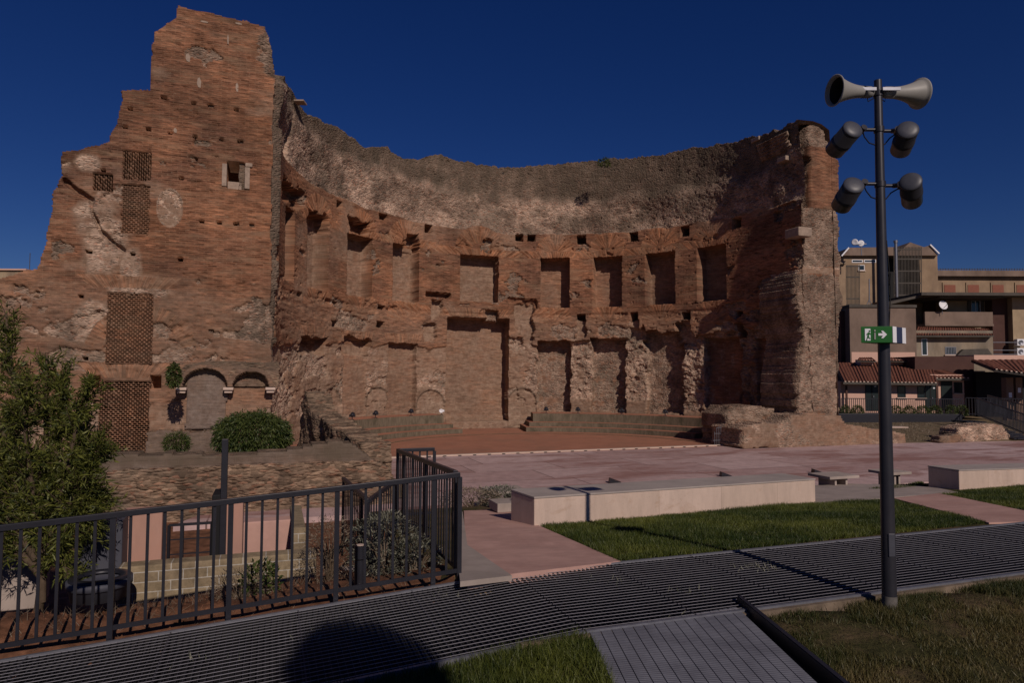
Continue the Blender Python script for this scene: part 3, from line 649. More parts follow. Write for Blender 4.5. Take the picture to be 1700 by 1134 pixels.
def mkL(U, Z):
    c = np.maximum(.35*sst(.2, .8, fbm(U*.9, Z*1.3, 320))*sst(7, 5, Z), .6*sst(.40, .44, fbm(U*.8, Z*1.1, 311, 5)-.12+.30*sst(7.5, 4.5, Z))); p = np.zeros_like(U); d = np.zeros_like(U); f = np.zeros_like(U)
    for (q, ru, rz) in patches:
        m = sst(1.15, .6, np.hypot((U-q[0])/ru, (Z-q[1])/rz)+.4*fbm(U*1.3, Z*1.3, 321)); c = np.maximum(c, m*.55); p = np.maximum(p, m)
    p = np.maximum(p, .38*sst(6.6, 5.6, Z+.5*fbm(U*.7, Z*.7, 322))); p = np.maximum(p, .8*sst(2.9, 1.5, Z)); d = np.maximum(d, .45*sst(7.5, 5.5, Z)*np.clip(.6+fbm(U*.5, Z*.5, 328), 0, 1))
    p = np.maximum(p, .5*sst(.35, .8, fbm(U*.5, Z*1.5, 326)))
    c = np.maximum(c, .9*sst(.1, -.15, U-.0-.15*fbm(Z*2, Z*0, 323))*sst(9.5, 10.5, Z)*sst(.45, .15, abs(Z-13.2)/5)); d = .35*sst(.2, .8, fbm(U*.6, Z*.8, 324))*sst(8, 5, Z)
    m = np.hypot((U-oval[0])/.38, (Z-oval[1])/.62) < 1.12; p = np.where(m, 1, p); c = np.where(m & (fbm(U*7, Z*7, 325) > 0), .7, c)
    c = np.maximum(c, sst(.9, .0, U+.25*fbm(Z*3, Z*0, 330))*sst(13.2, 14.6, Z))
    for (uc, zc, r0, r1, ha, curved) in fansL:
        r = np.hypot(U-uc, Z-zc); an = np.arctan2(U-uc, Z-zc); rr = r if curved else r*np.cos(an); f = np.where((rr > r0) & (rr < r1) & (abs(an) < ha), 1, f)
    c = np.where(f > 0, .05, c); p = np.where(f > 0, .35, p)
    return mk4(c, p, d, f)
outL = [(446, 60), (438, 44), (410, 34), (388, 30), (340, 20), (295, 9), (293, 30), (275, 42), (256, 52), (252, 90), (249, 148), (225, 150), (200, 150), (203, 165), (196, 205), (186, 222), (183, 234), (150, 244), (128, 250), (102, 252), (99, 272), (103, 290), (97, 305), (86, 322), (88, 345), (82, 372), (78, 400), (68, 428), (63, 446), (40, 450), (20, 458), (0, 462), (-60, 480), (-140, 500), (-150, 800), (446, 800), (450, 650), (450, 570), (449, 500), (449, 430), (450, 380), (451, 310), (452, 240), (454, 170), (456, 130), (452, 100)]
wing = slab('wing_wall', PL, eL, bL, outL, .036, 1.9, offL, mkL, M['brick'], exedra, rag=.06, seed=330, tf_=lambda u: np.where(u < .12, .12, 1.9))
# put fan uv on the wing faces
me = wing.data; nl = len(me.loops); uvb = np.zeros(nl*2, np.float32); me.uv_layers[0].data.foreach_get('uv', uvb); uvb = uvb.reshape(-1, 4, 2)
cU = uvb[:, :, 0].mean(1); cZ = uvb[:, :, 1].mean(1); _keep = fans; fans = fansL
uv2, _h = fan_uv(cU, cZ, uvb[:, :, 0].astype(float), uvb[:, :, 1].astype(float), None); fans = _keep
me.uv_layers[0].data.foreach_set('uv', uv2.astype(np.float32).ravel())
# brick lattice infill of the five openings
def lattice(r, seed):
    rs = .0175; a = np.arange(r[0]-.03, r[2]+.03, rs); b = np.arange(r[1]-.03, r[3]+.03, rs); Ug, Zg = np.meshgrid(a, b, indexing='ij')
    row = np.floor(Zg/.07); ph = (Ug/.145 + .5*(row % 2) + .06*vn(Ug*3, row, 7)) % 1; pz = (Zg/.07) % 1
    hole = (ph > .16) & (ph < .88) & (pz > .24) & (pz < .90) & (vn(Ug*7, Zg*14, seed+50) < .93)
    o = .08 + np.where(hole, .17, 0) + .012*fbm(Ug*8, Zg*10, seed)
    V = np.stack([PL[0]+eL[0]*Ug+bL[0]*o, PL[1]+eL[1]*Ug+bL[1]*o, Zg], -1).reshape(-1, 3)
    F_ = grid_faces(len(a), len(b)).reshape(-1, 4); mk = mk4(Ug*0, Ug*0+.2, Ug*0+.25, Ug*0).reshape(-1, 4)
    o_ = np_mesh('lattice_infill', V, F_, M['brick'], exedra, np.stack([Ug.ravel()[F_], Zg.ravel()[F_]], -1), mk); return o_
for k, r in enumerate(lat): lattice(r, 340+k)
# small window with pale stone jambs
mb = MB()
def boxL(mb, u0, z0, u1, z1, front, backd):
    o = np.array([PL[0]+eL[0]*u0+bL[0]*front, PL[1]+eL[1]*u0+bL[1]*front, z0])
    mb.obox(o, np.array([eL[0]*(u1-u0), eL[1]*(u1-u0), 0]), np.array([bL[0]*(backd-front), bL[1]*(backd-front), 0]), (0, 0, z1-z0))
for q in ((win[0]-.18, win[1]+.02, win[0]-.01, win[3]-.17, -.05), (win[2]+.01, win[1]+.05, win[2]+.17, win[3]-.12, -.05), (win[0]-.26, win[3]-.16, win[0]-.02, win[3]-.02, -.07)):
    mb = MB(); boxL(mb, *q, .3); mb.build('stone_jamb', M['travstone'], exedra, bevel=.015)
mb = MB(); boxL(mb, win[0]+.1, win[1]-.02, win[2]-.02, win[1]+.28, .14, .9); o = mb.build('rubble_infill', M['travstone'], exedra, uvaxes=((1, 0, 0), (0, 0, 1)))
# marble slivers set in the face
for (x0, y0, x1, y1) in ((332, 34, 346, 37), (390, 37, 402, 40), (377, 57, 380, 73), (308, 88, 316, 102), (327, 128, 334, 145), (391, 137, 396, 152), (288, 212, 294, 220)):
    r = rectL(x0, y0, x1, y1); mb = MB(); wv = (r[2]-r[0]); hv = r[3]-r[1]
    pl2 = [(r[0]+wv*fx, r[1]+hv*fz) for fx, fz in ((.1, 0), (.7, .05), (1, .4), (.85, .9), (.4, 1), (0, .6))]
    mb.prism([(PL[0]+eL[0]*a_+bL[0]*-.012, PL[1]+eL[1]*a_+bL[1]*-.012, b_) for a_, b_ in pl2], (bL[0]*.2, bL[1]*.2, 0)); mb.build('marble_fragment', M['travstone'], exedra)
# putlog corbels under the lattice and the projecting medieval blind arcade
A0, A1 = pxL(463, 640)[0], pxL(293, 640)[0]; AD = -.42
arcs = [(342, 627, 37), (417, 630, 30)]
arcp = []
for x, y, hw in arcs:
    a, z = pxL(x, 641); arcp.append((a, z, abs(pxL(x+hw, y)[0]-pxL(x-hw, y)[0])/2*.98))
pA = PL + AD*bL
zt = pxL(380, 601)[1]; zs = pxL(380, 642)[1]
ol = [(A0, zs), (A0, zt), (A1-.9, zt+.02), (A1-.35, zt-.12), (A1, zt-.45), (A1, zs)]
def offA(U, Z):
    o = .02*fbm(U*4, Z*4, 350)
    for (a, z, h) in arcp:
        d = h-np.hypot(U-a, (Z-z)*.95*h/(.46)*.72 if False else (Z-z)*1.15); o = np.where((d > 0), .40, o)
    return o
def mkA(U, Z):
    c = .55+.3*fbm(U*2, Z*2, 351); f = U*0; d = .35+.4*sst(zt-.3, zt-.05, Z)
    for (a, z, h) in arcp:
        r = np.hypot(U-a, (Z-z)*1.15); f = np.where((r > h) & (r < h+.16), 1, f)
    c = np.where(f > 0, .1, c); return mk4(np.clip(c, 0, 1), U*0+.4, np.where(f > 0, .1, d), f)
arcade = slab('blind_arcade', pA, eL, bL, None, .03, .44, offA, mkA, M['stonewall'], exedra, rag=.02, seed=352, outline=ol, edge_conc=.5)
arcade['label'] = 'projecting medieval arcade band with two small arches'
for x in (303, 380, 449):
    a = pxL(x, 640)[0]; mb = MB()
    for q, (w, hh, f_) in enumerate(((.17, .10, -.44), (.13, .12, -.36))):
        boxL(mb, a-w, zs-.02-.10*(q+1), a+w, zs-.02-.10*q-.003, f_, .02)
    mb.build('corbel', M['travertine'], arcade, bevel=.02)
# plaster field inside the arches and the broad low ledge below
def field(name, x0, y0, x1, y1, front, mat, mkf, rag=.05, th=.3, seed=360, parent=None, bump=.02):
    r = rectL(x0, y0, x1, y1); ol = [(r[0], r[1]), (r[0], r[3]), (r[2], r[3]), (r[2], r[1])]
    return slab(name, PL+front*bL, eL, bL, None, .05, th, lambda U, Z: bump*fbm(U*3, Z*3, seed+1), mkf, mat, parent or exedra, rag=rag, seed=seed, outline=ol)
field('plaster_panel', 310, 612, 375, 712, -.06, M['stonewall'], lambda U, Z: mk4(U*0, U*0+1, .55*sst(0, .7, fbm(U*1.2, Z*.6, 361)), U*0), seed=360)
field('low_ledge', 250, 714, 372, 760, -.75, M['stonewall'], lambda U, Z: mk4(U*0+.35, U*0+.7, U*0+.4, U*0), th=.8, seed=370, rag=.08, bump=.06)

# ---- right end pier, section through the broken wall
PR = EC + R*E1 - EXT*E2; eR = E1; pR3 = np.array([PR[0], PR[1], 0]); nR = np.array([eR[1], -eR[0], 0])
def pxR(px, py):
    P = on_plane(px, py, pR3, nR); return (P[0]-PR[0])*eR[0]+(P[1]-PR[1])*eR[1], P[2]
outR = [(1318, 214), (1336, 208), (1362, 205), (1372, 212), (1374, 236), (1388, 262), (1393, 270), (1391, 288), (1394, 310), (1388, 340), (1391, 368), (1393, 400), (1396, 430), (1395, 470), (1399, 500), (1393, 540), (1389, 580), (1393, 610), (1391, 650), (1397, 700), (1400, 760), (1326, 760), (1330, 690), (1326, 640), (1333, 600), (1336, 560), (1330, 520), (1324, 480), (1332, 440), (1337, 400), (1333, 380), (1334, 360), (1338, 330), (1346, 300), (1348, 262), (1340, 250), (1326, 240)]
zb1 = pxR(1360, 346)[1]; ubk = pxR(1345, 300)[0]
def offR(U, Z):
    br = sst(-.02, .02, Z-zb1)
    o = (1-br)*(.05+.09*fbm(U*.9, Z*.7, 401, 4)+.045*fbm(U*6, Z*7, 402)) + br*(.015*fbm(U*3, Z*18, 403)+.03*fbm(U, Z, 404))
    o += br*.45*sst(ubk+.05, ubk-.1, U)*(1+.4*fbm(U*3, Z*3, 405)); o += sst(14.0, 14.2, Z)*.15
    zc = pxR(1360, 256)[1]; return o
def mkR(U, Z):
    br = sst(-.02, .02, Z-zb1); c = 1-br; c = np.maximum(c, sst(ubk+.05, ubk-.1, U)); c = np.maximum(c, sst(pxR(1360, 246)[1]-.1, pxR(1360, 240)[1]+.1, Z))
    p = sst(7, 0, Z)*.4; low = sst(2.6, 1.2, Z); c = c*(1-.45*low); c = np.where(abs(Z-pxR(1360, 448)[1]-.2*fbm(U*2, U*0, 409)) < .16, .3, c); p = np.where(abs(Z-pxR(1360, 448)[1]) < .18, 1, p)
    return mk4(c, p, .25*sst(.3, .9, fbm(U*1.5, Z, 406)), U*0)
slab('end_pier', PR, eR, E2, outR, .05, 2.6, offR, mkR, M['brick'], exedra, rag=.10, seed=410)
# spread footing of the pier: stepped, ragged
def strip_wall(name, pts_px, d_front, thick, mat, mkf, parent, rough=.08, seed=0, res=.06, plane=None, rag=.12, edge_conc=.8, eu=None):
    """ragged low wall whose front lies in a plane parallel to e1 through ground depth point d_front"""
    p0 = d_front; eu = E1 if eu is None else eu; bk = E2 if abs(eu @ E1) > .9 else None
    return slab(name, p0, eu, E2, pts_px, res, thick, lambda U, Z: rough*fbm(U*1.6, Z*1.8, seed, 5)+rough*.5*fbm(U*6, Z*7, seed+1, 3)+.12*sst(.8, 0, Z)*0, mkf, mat, parent, rag=rag, seed=seed, edge_conc=edge_conc)
fp0 = PR - .55*E2
strip_wall('pier_footing', [(1236, 744), (1232, 712), (1252, 706), (1300, 702), (1318, 692), (1345, 688), (1396, 690), (1405, 706), (1440, 712), (1480, 716), (1503, 722), (1502, 742)], fp0, 2.2, M['brick'],
           lambda U, Z: mk4(np.clip(.18+.6*fbm(U*.7, Z*.9, 421), 0, 1), U*0+.75, U*0+.1, U*0), exedra, rough=.05, seed=420, rag=.10)
# capital block, loose blocks
mb = MB(); a, z = pxR(1330, 388); o = PR+eR*(a-.45)-.35*E2; mb.obox((o[0], o[1], z-.18), (eR[0]*.75, eR[1]*.75, 0), (E2[0]*.9, E2[1]*.9, 0), (0, 0, .42)); mb.build('stone_impost', M['travstone'], exedra, bevel=.04)
for px, py, w, h in ((1310, 262, .45, .22), (1266, 229, .4, .2)):
    mb = MB()
    a, z = cyl(px, py); x, y = exedra_pt(np.array(a), np.array(-.25)); mb.obox((x, y, z-.1), (E1[0]*w, E1[1]*w, 0), (E2[0]*.6, E2[1]*.6, 0), (0, 0, h))
    mb.build('marble_block', M['travstone'], exedra, bevel=.03)
mb = MB()
for px, py in ((830, 287),):
    a, z = cyl(px, py); x, y = exedra_pt(np.array(a), np.array(-.12)); mb.obox((x, y, z-.1), (.18, 0, 0), (0, .8, 0), (.12, 0, .42))
mb.build('projecting_stone', M['black'], exedra, bevel=.02)
mb = MB(); a, z = pxL(485, 163); a, z = cyl(484, 163); x, y = exedra_pt(np.array(a), np.array(-.1)); mb.obox((x, y, z-.1), (.42, 0, 0), (0, .5, 0), (0, 0, .06)); mb.build('projecting_slate', M['travstone'], exedra)

# ================================================================= GROUND
def big_sheet(name, poly, mat, kind='structure'):
    me = bpy.data.meshes.new(name); me.from_pydata([tuple(p) for p in poly], [], [tuple(range(len(poly)))]); o = bpy.data.objects.new(name, me); C.objects.link(o); me.materials.append(mat); o['kind'] = kind; return o
GX = 900
big_sheet('ground', [(-GX, -GX, -.35), (GX, -GX, -.35), (GX, GX, -.35), (-GX, GX, -.35)], M['drysoil'])
def thick_sheet(name, pts, mat, th=.15, kind='structure'):
    mb = MB(); mb.prism([np.array(p)-np.array([0, 0, th]) for p in pts], (0, 0, th)); o = mb.build(name, mat); o['kind'] = kind; return o
S0, T0 = EC @ E1, EC @ E2
# terrace plane, sloping gently away from the walkway
def TZ(s, t): return 1.095 - .093*(t-6.56) - .011*(s-6)
WT0, WT1, WZ, FOLD, RSL = 4.90, 6.56, 1.115, 2.35, .068
def walk_z(s): return WZ - RSL*max(FOLD-s, 0)
def ground_h(x, y):
    s = x*E1[0]+y*E1[1]; t = x*E2[0]+y*E2[1]
    wz = WZ - RSL*np.clip(FOLD-s, 0, None)
    near = wz - np.where(s < 2.3, .035, .07) + .02*fbm(x*1.3, y*1.3, 500)
    ter = 1.095-.093*(t-6.56)-.011*(s-6) - .02
    ter = np.where(t > 13.2, np.maximum(ter-(t-13.2)*.35, -.1), ter)
    bed = wz - .08 - .18*sst(6.9, 8.4, t) - .95*sst(8.4, 9.6, t) + .05*fbm(x*2, y*2, 501)
    bed = np.maximum(bed, -.12 + .02*fbm(x, y, 502))
    bed = np.where(t > 8.1, np.minimum(bed, .75), bed)
    md = np.hypot((s+3.9)/2.0, (t-7.35)/.62); bed = bed + .16*sst(.2, 2.2, s*0+1)*np.exp(-((t-7.3)/.5)**2) + .46*np.exp(-md**2*1.2) + .08*np.exp(-md**2)*fbm(x*5, y*5, 503)
    far = np.where((s > 1.75), ter, bed)
    h = np.where(t < WT0-.03, near, np.where(t < WT1, wz-.30, far))
    return h
gx = np.arange(-14, 30, .16); gy = np.arange(-8, 24, .16); GXX, GYY = np.meshgrid(gx, gy, indexing='ij')
H = ground_h(GXX, GYY)
tt = GXX*E2[0]+GYY*E2[1]; H = np.where(tt > 15.2, np.minimum(H, -.12), H)
Fg = grid_faces(len(gx), len(gy)).reshape(-1, 4)
Vg = np.stack([GXX, GYY, H], -1).reshape(-1, 3)
cs = Vg[Fg].mean(1); css = cs[:, 0]*E1[0]+cs[:, 1]*E1[1]; cst = cs[:, 0]*E2[0]+cs[:, 1]*E2[1]
lawnsel = (css > 1.75) | (cst < WT0)
o = submesh('lawn_ground', Vg, Fg[lawnsel], M['lawnsoil'], None, smooth=True); o['kind'] = 'structure'
o = submesh('soil_bed', Vg, Fg[~lawnsel], M['soil'], None, smooth=True); o['kind'] = 'structure'
# plaza and stage
pz = [ST(2.6+S0*0-4.4, 15.6), ST(9, 15.4), ST(18, 15.0), ST(60, 15.0), ST(60, T0+3.2), ST(S0+16.5, T0+2.6), ST(S0+R+2, T0-1.0), ST(S0+R, T0+.2), ST(S0-R+.5, T0+.2), ST(S0-R+.5, T0-5.5)]
thick_sheet('plaza', pz, M['plaza'])
sg = [ST(S0+(R+.1)*-math.cos(a), T0+(R+.1)*math.sin(a), .006) for a in np.linspace(math.pi, 0, 60)]
sg = [ST(S0-R+.6, T0-1.0, .006)] + sg[::-1] + [ST(S0+R-3.0, T0-1.0, .006)]
thick_sheet('stage_floor', sg, M['stage'], .004)
mb = MB(); p = ST(S0-R+.5, T0-1.22, .008); e = np.array([E1[0], E1[1], 0]); b2 = np.array([E2[0], E2[1], 0])
a0 = gnd(640, 762, 0); a1 = gnd(1215, 740, 0); dv = (a1-a0); L = np.linalg.norm(dv); dv /= L; nv = np.array([-dv[1], dv[0], 0])
mb.obox(a0-dv*1.5+np.array([0, 0, .004]), dv*(L+2), nv*.20, (0, 0, .05)); o = mb.build('stage_kerb', M['travertine']); o['kind'] = 'structure'
mb = MB()
for k in range(26):
    c = a0+dv*(.4+k*L/26)+np.array([0, 0, .004]); mb.obox(c-nv*.03, dv*.12, nv*.03, (0, 0, .03))
o = mb.build('stage_kerb_slots', M['black']); o['kind'] = 'structure'
def arc_band(r0, r1, z0, z1, a0, a1, n=60):
    mb = MB(); A = np.linspace(a0, a1, n); V = []
    for a in A:
        for r, z in ((r0, z0), (r0, z1), (r1, z1), (r1, z0)): V.append(ST(S0-r*math.cos(a), T0+r*math.sin(a), z))
    F_ = []
    for i in range(n-1):
        for k in range(4): F_.append((i*4+k, i*4+(k+1) % 4, (i+1)*4+(k+1) % 4, (i+1)*4+k))
    F_ += [(3, 2, 1, 0), tuple((n-1)*4+k for k in range(4))]; mb.add(V, F_); return mb
o = arc_band(7.55, 7.68, .012, .022, rad(8), rad(172)).build('stage_joint', M['drysoil']); o['kind'] = 'structure'
# stepped seating, two curved stands
M['riser'] = plain('mossy_concrete_riser', (.15, .12, .085), .9, .15, .3, 5, stain=(.07, .062, .04), stretch=(2, 2, .5), bump=.3)
def stand(a0, a1, label):
    o = thing('stepped_seating', label, 'steps', ST(S0, T0, 0), 0, 'curved stepped stands on the stage')
    for r0, r1, z0, z1, da in ((8.75, 11.3, .01, .24, 0), (9.35, 11.3, .243, .47, 1), (9.95, 11.3, .473, .93, 2)):
        x0, x1 = a0, a1
        if a0 < rad(90): x1 = a1-rad(1.6)*da
        else: x0 = a0+rad(1.6)*da
        arc_band(r0, r1, z0, z1, x0, x1).build('step', M['riser'], o)
        arc_band(r0+.02, r1, z1+.003, z1+.012, x0+.001, x1-.001).build('tread', M['stage'], o)
    return o
stand(rad(30), rad(79), 'curved flight of low concrete seating steps left of the central niche')
stand(rad(102.5), rad(164), 'curved flight of low concrete seating steps right of the central niche')
# spotlights on the top step
def spot(px, py, label, white=False, th=None):
    a = cyl(px, py)[0]/R; c = ST(S0-10.05*math.cos(a), T0+10.05*math.sin(a), .94)
    o = thing('stage_spotlight', label, 'spotlight', c, 0, 'spotlights on the seating steps')
    m = M['white'] if white else M['metal']
    mb = MB(); mb.tube([c, c+[0, 0, .16]], .018, 6); mb.box(c[0]-.09, c[1]-.06, c[2], c[0]+.09, c[1]+.06, c[2]+.02); mb.build('bracket', M['metal'], o)
    mb = MB(); d = np.array([.0, .25, .13]) if not white else np.array([0, -.2, .02]); mb.lathe(c+[0, -.06, .19], d, [(0, .0), (0, .07), (.06, .10), (.2, .11), (.2, .085), (.17, 0)], 12); mb.obox(c+[-.14, -.05, .15], (.28, 0, 0), (0, .12, 0), (0, 0, .11)); mb.build('lamp_head', m, o, bevel=.01)
for px, lb in ((545, 'small black spotlight on the left steps, nearest the ruined spur'), (590, 'small black spotlight on the left steps, second from the left end'), (657, 'small black spotlight in the middle of the left steps')): spot(px, 690, lb)
spot(714, 690, 'white spotlight head at the right end of the left steps', True)
for px, lb in ((905, 'small black spotlight at the left end of the right steps'), (963, 'small black spotlight on the right steps, second from their left end'), (1043, 'small black spotlight on the right steps, middle of the five'), (1123, 'small black spotlight on the right steps, second from their right end'), (1200, 'small black spotlight at the right end of the right steps')): spot(px, 690, lb)

# ---- ruined masonry at the right foot of the stage with a barred opening
rp = EC + (R-2.6)*E1 - .7*E2
o = strip_wall('ruined_foundation', [(1208, 742), (1206, 690), (1222, 676), (1262, 674), (1284, 680), (1286, 692), (1330, 690), (1330, 744)], rp, 1.9, M['brick'], lambda U, Z: mk4(np.clip(.75+.5*fbm(U, Z, 431), 0, 1), U*0+.3, U*0+.3, U*0), None, rough=.13, seed=430, rag=.12)
tag(o, 'low broken lump of grey masonry at the right end of the steps', 'ruin')
gt = thing('iron_grille', 'small rounded iron grille closing an opening beside the right steps', 'grille', (rp[0], rp[1], 0))
g0 = gnd(1184, 741, 0)[:2]; mbf = MB(); mbb = MB()
for k in range(8):
    u = .08+k*.11; h = .95*math.sqrt(max(.05, 1-((u-.45)/.5)**2))
    q = g0+E1*u; mbb.tube([(q[0], q[1], .02), (q[0], q[1], h)], .011, 5)
for z in (.25, .55, .8):
    w = .48*math.sqrt(max(.02, 1-(z/.97)**2)); q = g0+E1*(.45-w); r_ = g0+E1*(.45+w); mbf.bar((q[0], q[1], z), (r_[0], r_[1], z), .02, .02)
mbf.build('frame', M['galv'], gt); mbb.build('bars', M['galv'], gt)
# ---- spur wall stepping down from the left wing
P1 = at(497, 690, 22.3)[:2]; P2 = at(602, 742, 16.9)[:2]; dS = (P2-P1); LS = np.linalg.norm(dS); dS /= LS; bS = np.array([dS[1], -dS[0]]); bS = -bS if bS[0] < 0 else bS
ols = [(0, -.1), (0, 1.9), (.3, 2.55), (.9, 2.5), (1.2, 2.1), (2.0, 1.85), (3.4, 1.72), (4.6, 1.52), (LS, 1.35), (LS, -.1)]
o = slab('spur_wall', P1, dS, bS, None, .06, .75, lambda U, Z: .12*fbm(U*1.5, Z*1.5, 441, 5)+.05*fbm(U*6, Z*6, 442), lambda U, Z: mk4(U*0+.8, U*0+.3, U*0+.35, U*0), M['stonewall'], None, rag=.09, seed=440, outline=ols)
tag(o, 'ragged spur of masonry sloping down from the tall left wing', 'wall')
# ---- stone retaining wall in the left middle ground
PW = at(600, 742, 16.3)[:2]; eW = -E1; bW = E2
o = slab('stone_retaining_wall', PW, eW, bW, [(652, 812), (654, 790), (644, 776), (620, 766), (604, 752), (590, 738), (560, 733), (530, 736), (500, 746), (470, 752), (420, 756), (330, 756), (240, 757), (160, 758), (0, 765), (-200, 775), (-200, 960), (652, 880)], .05, .8,
         lambda U, Z: .06*fbm(U*1.2, Z*1.2, 451)+.07*fbm(U*3.5, Z*6, 452, 4)*sst(1.15, .95, Z-.12*fbm(U*.7, U*0, 453)),
         lambda U, Z: mk4(np.clip(.95+.4*fbm(U*1.1, Z*1.4, 454), 0, 1)*sst(1.15, .95, Z), .35+.6*sst(.95, 1.1, Z-.1*fbm(U*.7, U*0, 453)), np.clip(.15+.75*sst(.98, 1.25, Z-.14*fbm(U*1.3, U*0, 455)), 0, 1), U*0), M['stonewall'], None, rag=.05, seed=450, uvs=.8)
tag(o, 'long rough stone retaining wall with plastered top below the left wing', 'wall')
mb = MB(); q = at(547, 742, 16.2); q2 = at(547, 850, 16.2); mb.tube([q, q2], .012, 5); o = mb.build('downpipe', M['bark']); tag(o, 'thin rusty pipe running down the stone retaining wall', 'pipe')
# earth terrace between retaining wall and wing
big = [ (PW+bW*.6+E1*1.2), (PW+bW*.6-E1*14), (PL-E1*13), (PL+E1*.3-E2*.3)]
thick_sheet('upper_terrace', [np.array([q[0], q[1], .42]) for q in big], M['drysoil'], .4)

# ---------------------------------------------------------------- patches on the terrace
def terrace(px, py, dz=0.0):
    # intersect ray with terrace plane z = a + b x + c y
    ax = -.093*E2[0]-.011*E1[0]; ay = -.093*E2[1]-.011*E1[1]; a0 = 1.095+.093*6.56+.011*6+dz
    r = ray(px, py); t = (a0 - CAMZ)/(r[2]-ax*r[0]-ay*r[1]); return CAMP+r*t
def tpatch(name, poly_px, mat, dz, th=.10):
    return thick_sheet(name, [terrace(x, y, dz) for x, y in poly_px], mat, th)
tpatch('pink_path', [(776, 962), (1030, 932), (886, 869), (850, 846), (770, 848)], M['path'], .0)
tpatch('grey_path', [(764, 966), (850, 956), (776, 905), (768, 850), (750, 850)], M['greypath'], .006, .05)
tpatch('grey_path', [(1352, 836), (1480, 826), (1590, 817), (1560, 811), (1520, 806), (1400, 803), (1352, 806)], M['greypath'], .0)
tpatch('pink_path', [(1482, 827), (1560, 819), (1720, 852), (1720, 866), (1642, 868)], M['path'], .004)

# ---------------------------------------------------------------- walkway of steel grating
def walk_pt(s, t, dz=0.0): return ST(s, t, walk_z(s)+dz)
def grating(name, label, s0, s1, parent=None):
    g = thing(name, label, 'walkway', ST((s0+s1)/2, WT0, walk_z((s0+s1)/2)))
    mb = MB(); n = 24
    for k in range(n):
        t = WT0+.05+(WT1-WT0-.1)*k/(n-1); mb.bar(walk_pt(s0, t, -.004), walk_pt(s1, t, -.002), .006, .0025)
    mb.build('bearing_bars', M['grate'], g)
    mb = MB(); m = int(abs(s1-s0)/.05)
    for k in range(m):
        s = s0+(s1-s0)*(k+.5)/m; mb.bar(walk_pt(s, WT0+.02, -.026), walk_pt(s, WT1-.02, -.026), .004, .032)
    mb.build('cross_bars', M['darkgrate'], g)
    mb = MB()
    mb.bar(walk_pt(s0, WT0, -.035), walk_pt(s1, WT0, -.035), .03, .075); mb.bar(walk_pt(s0, WT1, -.035), walk_pt(s1, WT1, -.035), .03, .075)
    mb.build('edge_beam', M['galv'], g)
    mb = MB(); mb.bar(walk_pt(s0, WT1-.02, -.15), walk_pt(s1, WT1-.02, -.15), .008, .26); mb.build('shade_skirt', M['black'], g)  # added black strip, keeps the void under the bars dark
    mb = MB()
    for k in range(1, int(abs(s1-s0))): s = s0+k*(s1-s0)/int(abs(s1-s0)); mb.bar(walk_pt(s, WT0+.02, -.012), walk_pt(s, WT1-.02, -.012), .010, .02)
    mb.build('panel_seams', M['darkgrate'], g)
    mb = MB(); mb.prism([walk_pt(s0, WT0, -.15), walk_pt(s1, WT0, -.15), walk_pt(s1, WT1, -.15), walk_pt(s0, WT1, -.15)], (0, 0, -.03)); mb.build('void_shade_sheet', M['black'], g)  # black sheet stands in for the dark void below the bars
    return g
grating('grating_walkway', 'long level steel grating walkway crossing between the lawns', FOLD+.004, 24)
grating('grating_ramp', 'steel grating ramp descending to the left beside the railing', -9, FOLD-.004)
mb = MB(); mb.prism([ST(1.8, WT0-.06, .86), ST(24, WT0-.06, .86), ST(24, WT0-.018, .86), ST(1.8, WT0-.018, .86)], (0, 0, WZ-.875)); o = mb.build('walkway_kerb', M['kerb']); o['kind'] = 'structure'
# branch walkway towards the viewer
bz = 1.105; B = [gnd(x, y, bz) for x, y in ((977, 1047), (1223, 1008), (1357, 1134), (1016, 1134))]
dB1 = (B[2]-B[1]); dB1 /= np.linalg.norm(dB1); dB0 = (B[3]-B[0]); dB0 /= np.linalg.norm(dB0)
N0, N1, F0, F1 = B[0], B[1], B[0]+dB0*4.5, B[1]+dB1*4.5
bw = thing('deck_walkway', 'pale grey slatted metal deck leading from the grating towards the viewer', 'walkway', B[0])
mb = MB(); nP = 15
for k in range(nP):
    a, c = k/nP+.0028, (k+1)/nP-.0028
    mb.prism([N0+(N1-N0)*a+[0, 0, -.03], N0+(N1-N0)*c+[0, 0, -.03], F0+(F1-F0)*c+[0, 0, -.03], F0+(F1-F0)*a+[0, 0, -.03]], (0, 0, .03))
mb.build('slats', M['plank'], bw)
mb = MB(); mb.prism([N0+[0, 0, -.09], N1+[0, 0, -.09], F1+[0, 0, -.09], F0+[0, 0, -.09]], (0, 0, .03)); mb.build('subframe', M['black'], bw)
U0 = gnd(1224, 991, 1.155); U1 = gnd(1398, 1134, 1.155); dU = (U1-U0)/np.linalg.norm(U1-U0); U1 = U0+dU*5.5; mb = MB(); mb.bar(U0-[0, 0, .07], U1-[0, 0, .07], .008, .14); mb.bar(U0+[.02, 0, .004], U1+[.02, 0, .004], .035, .008); mb.build('edge_upstand', M['metal'], bw)

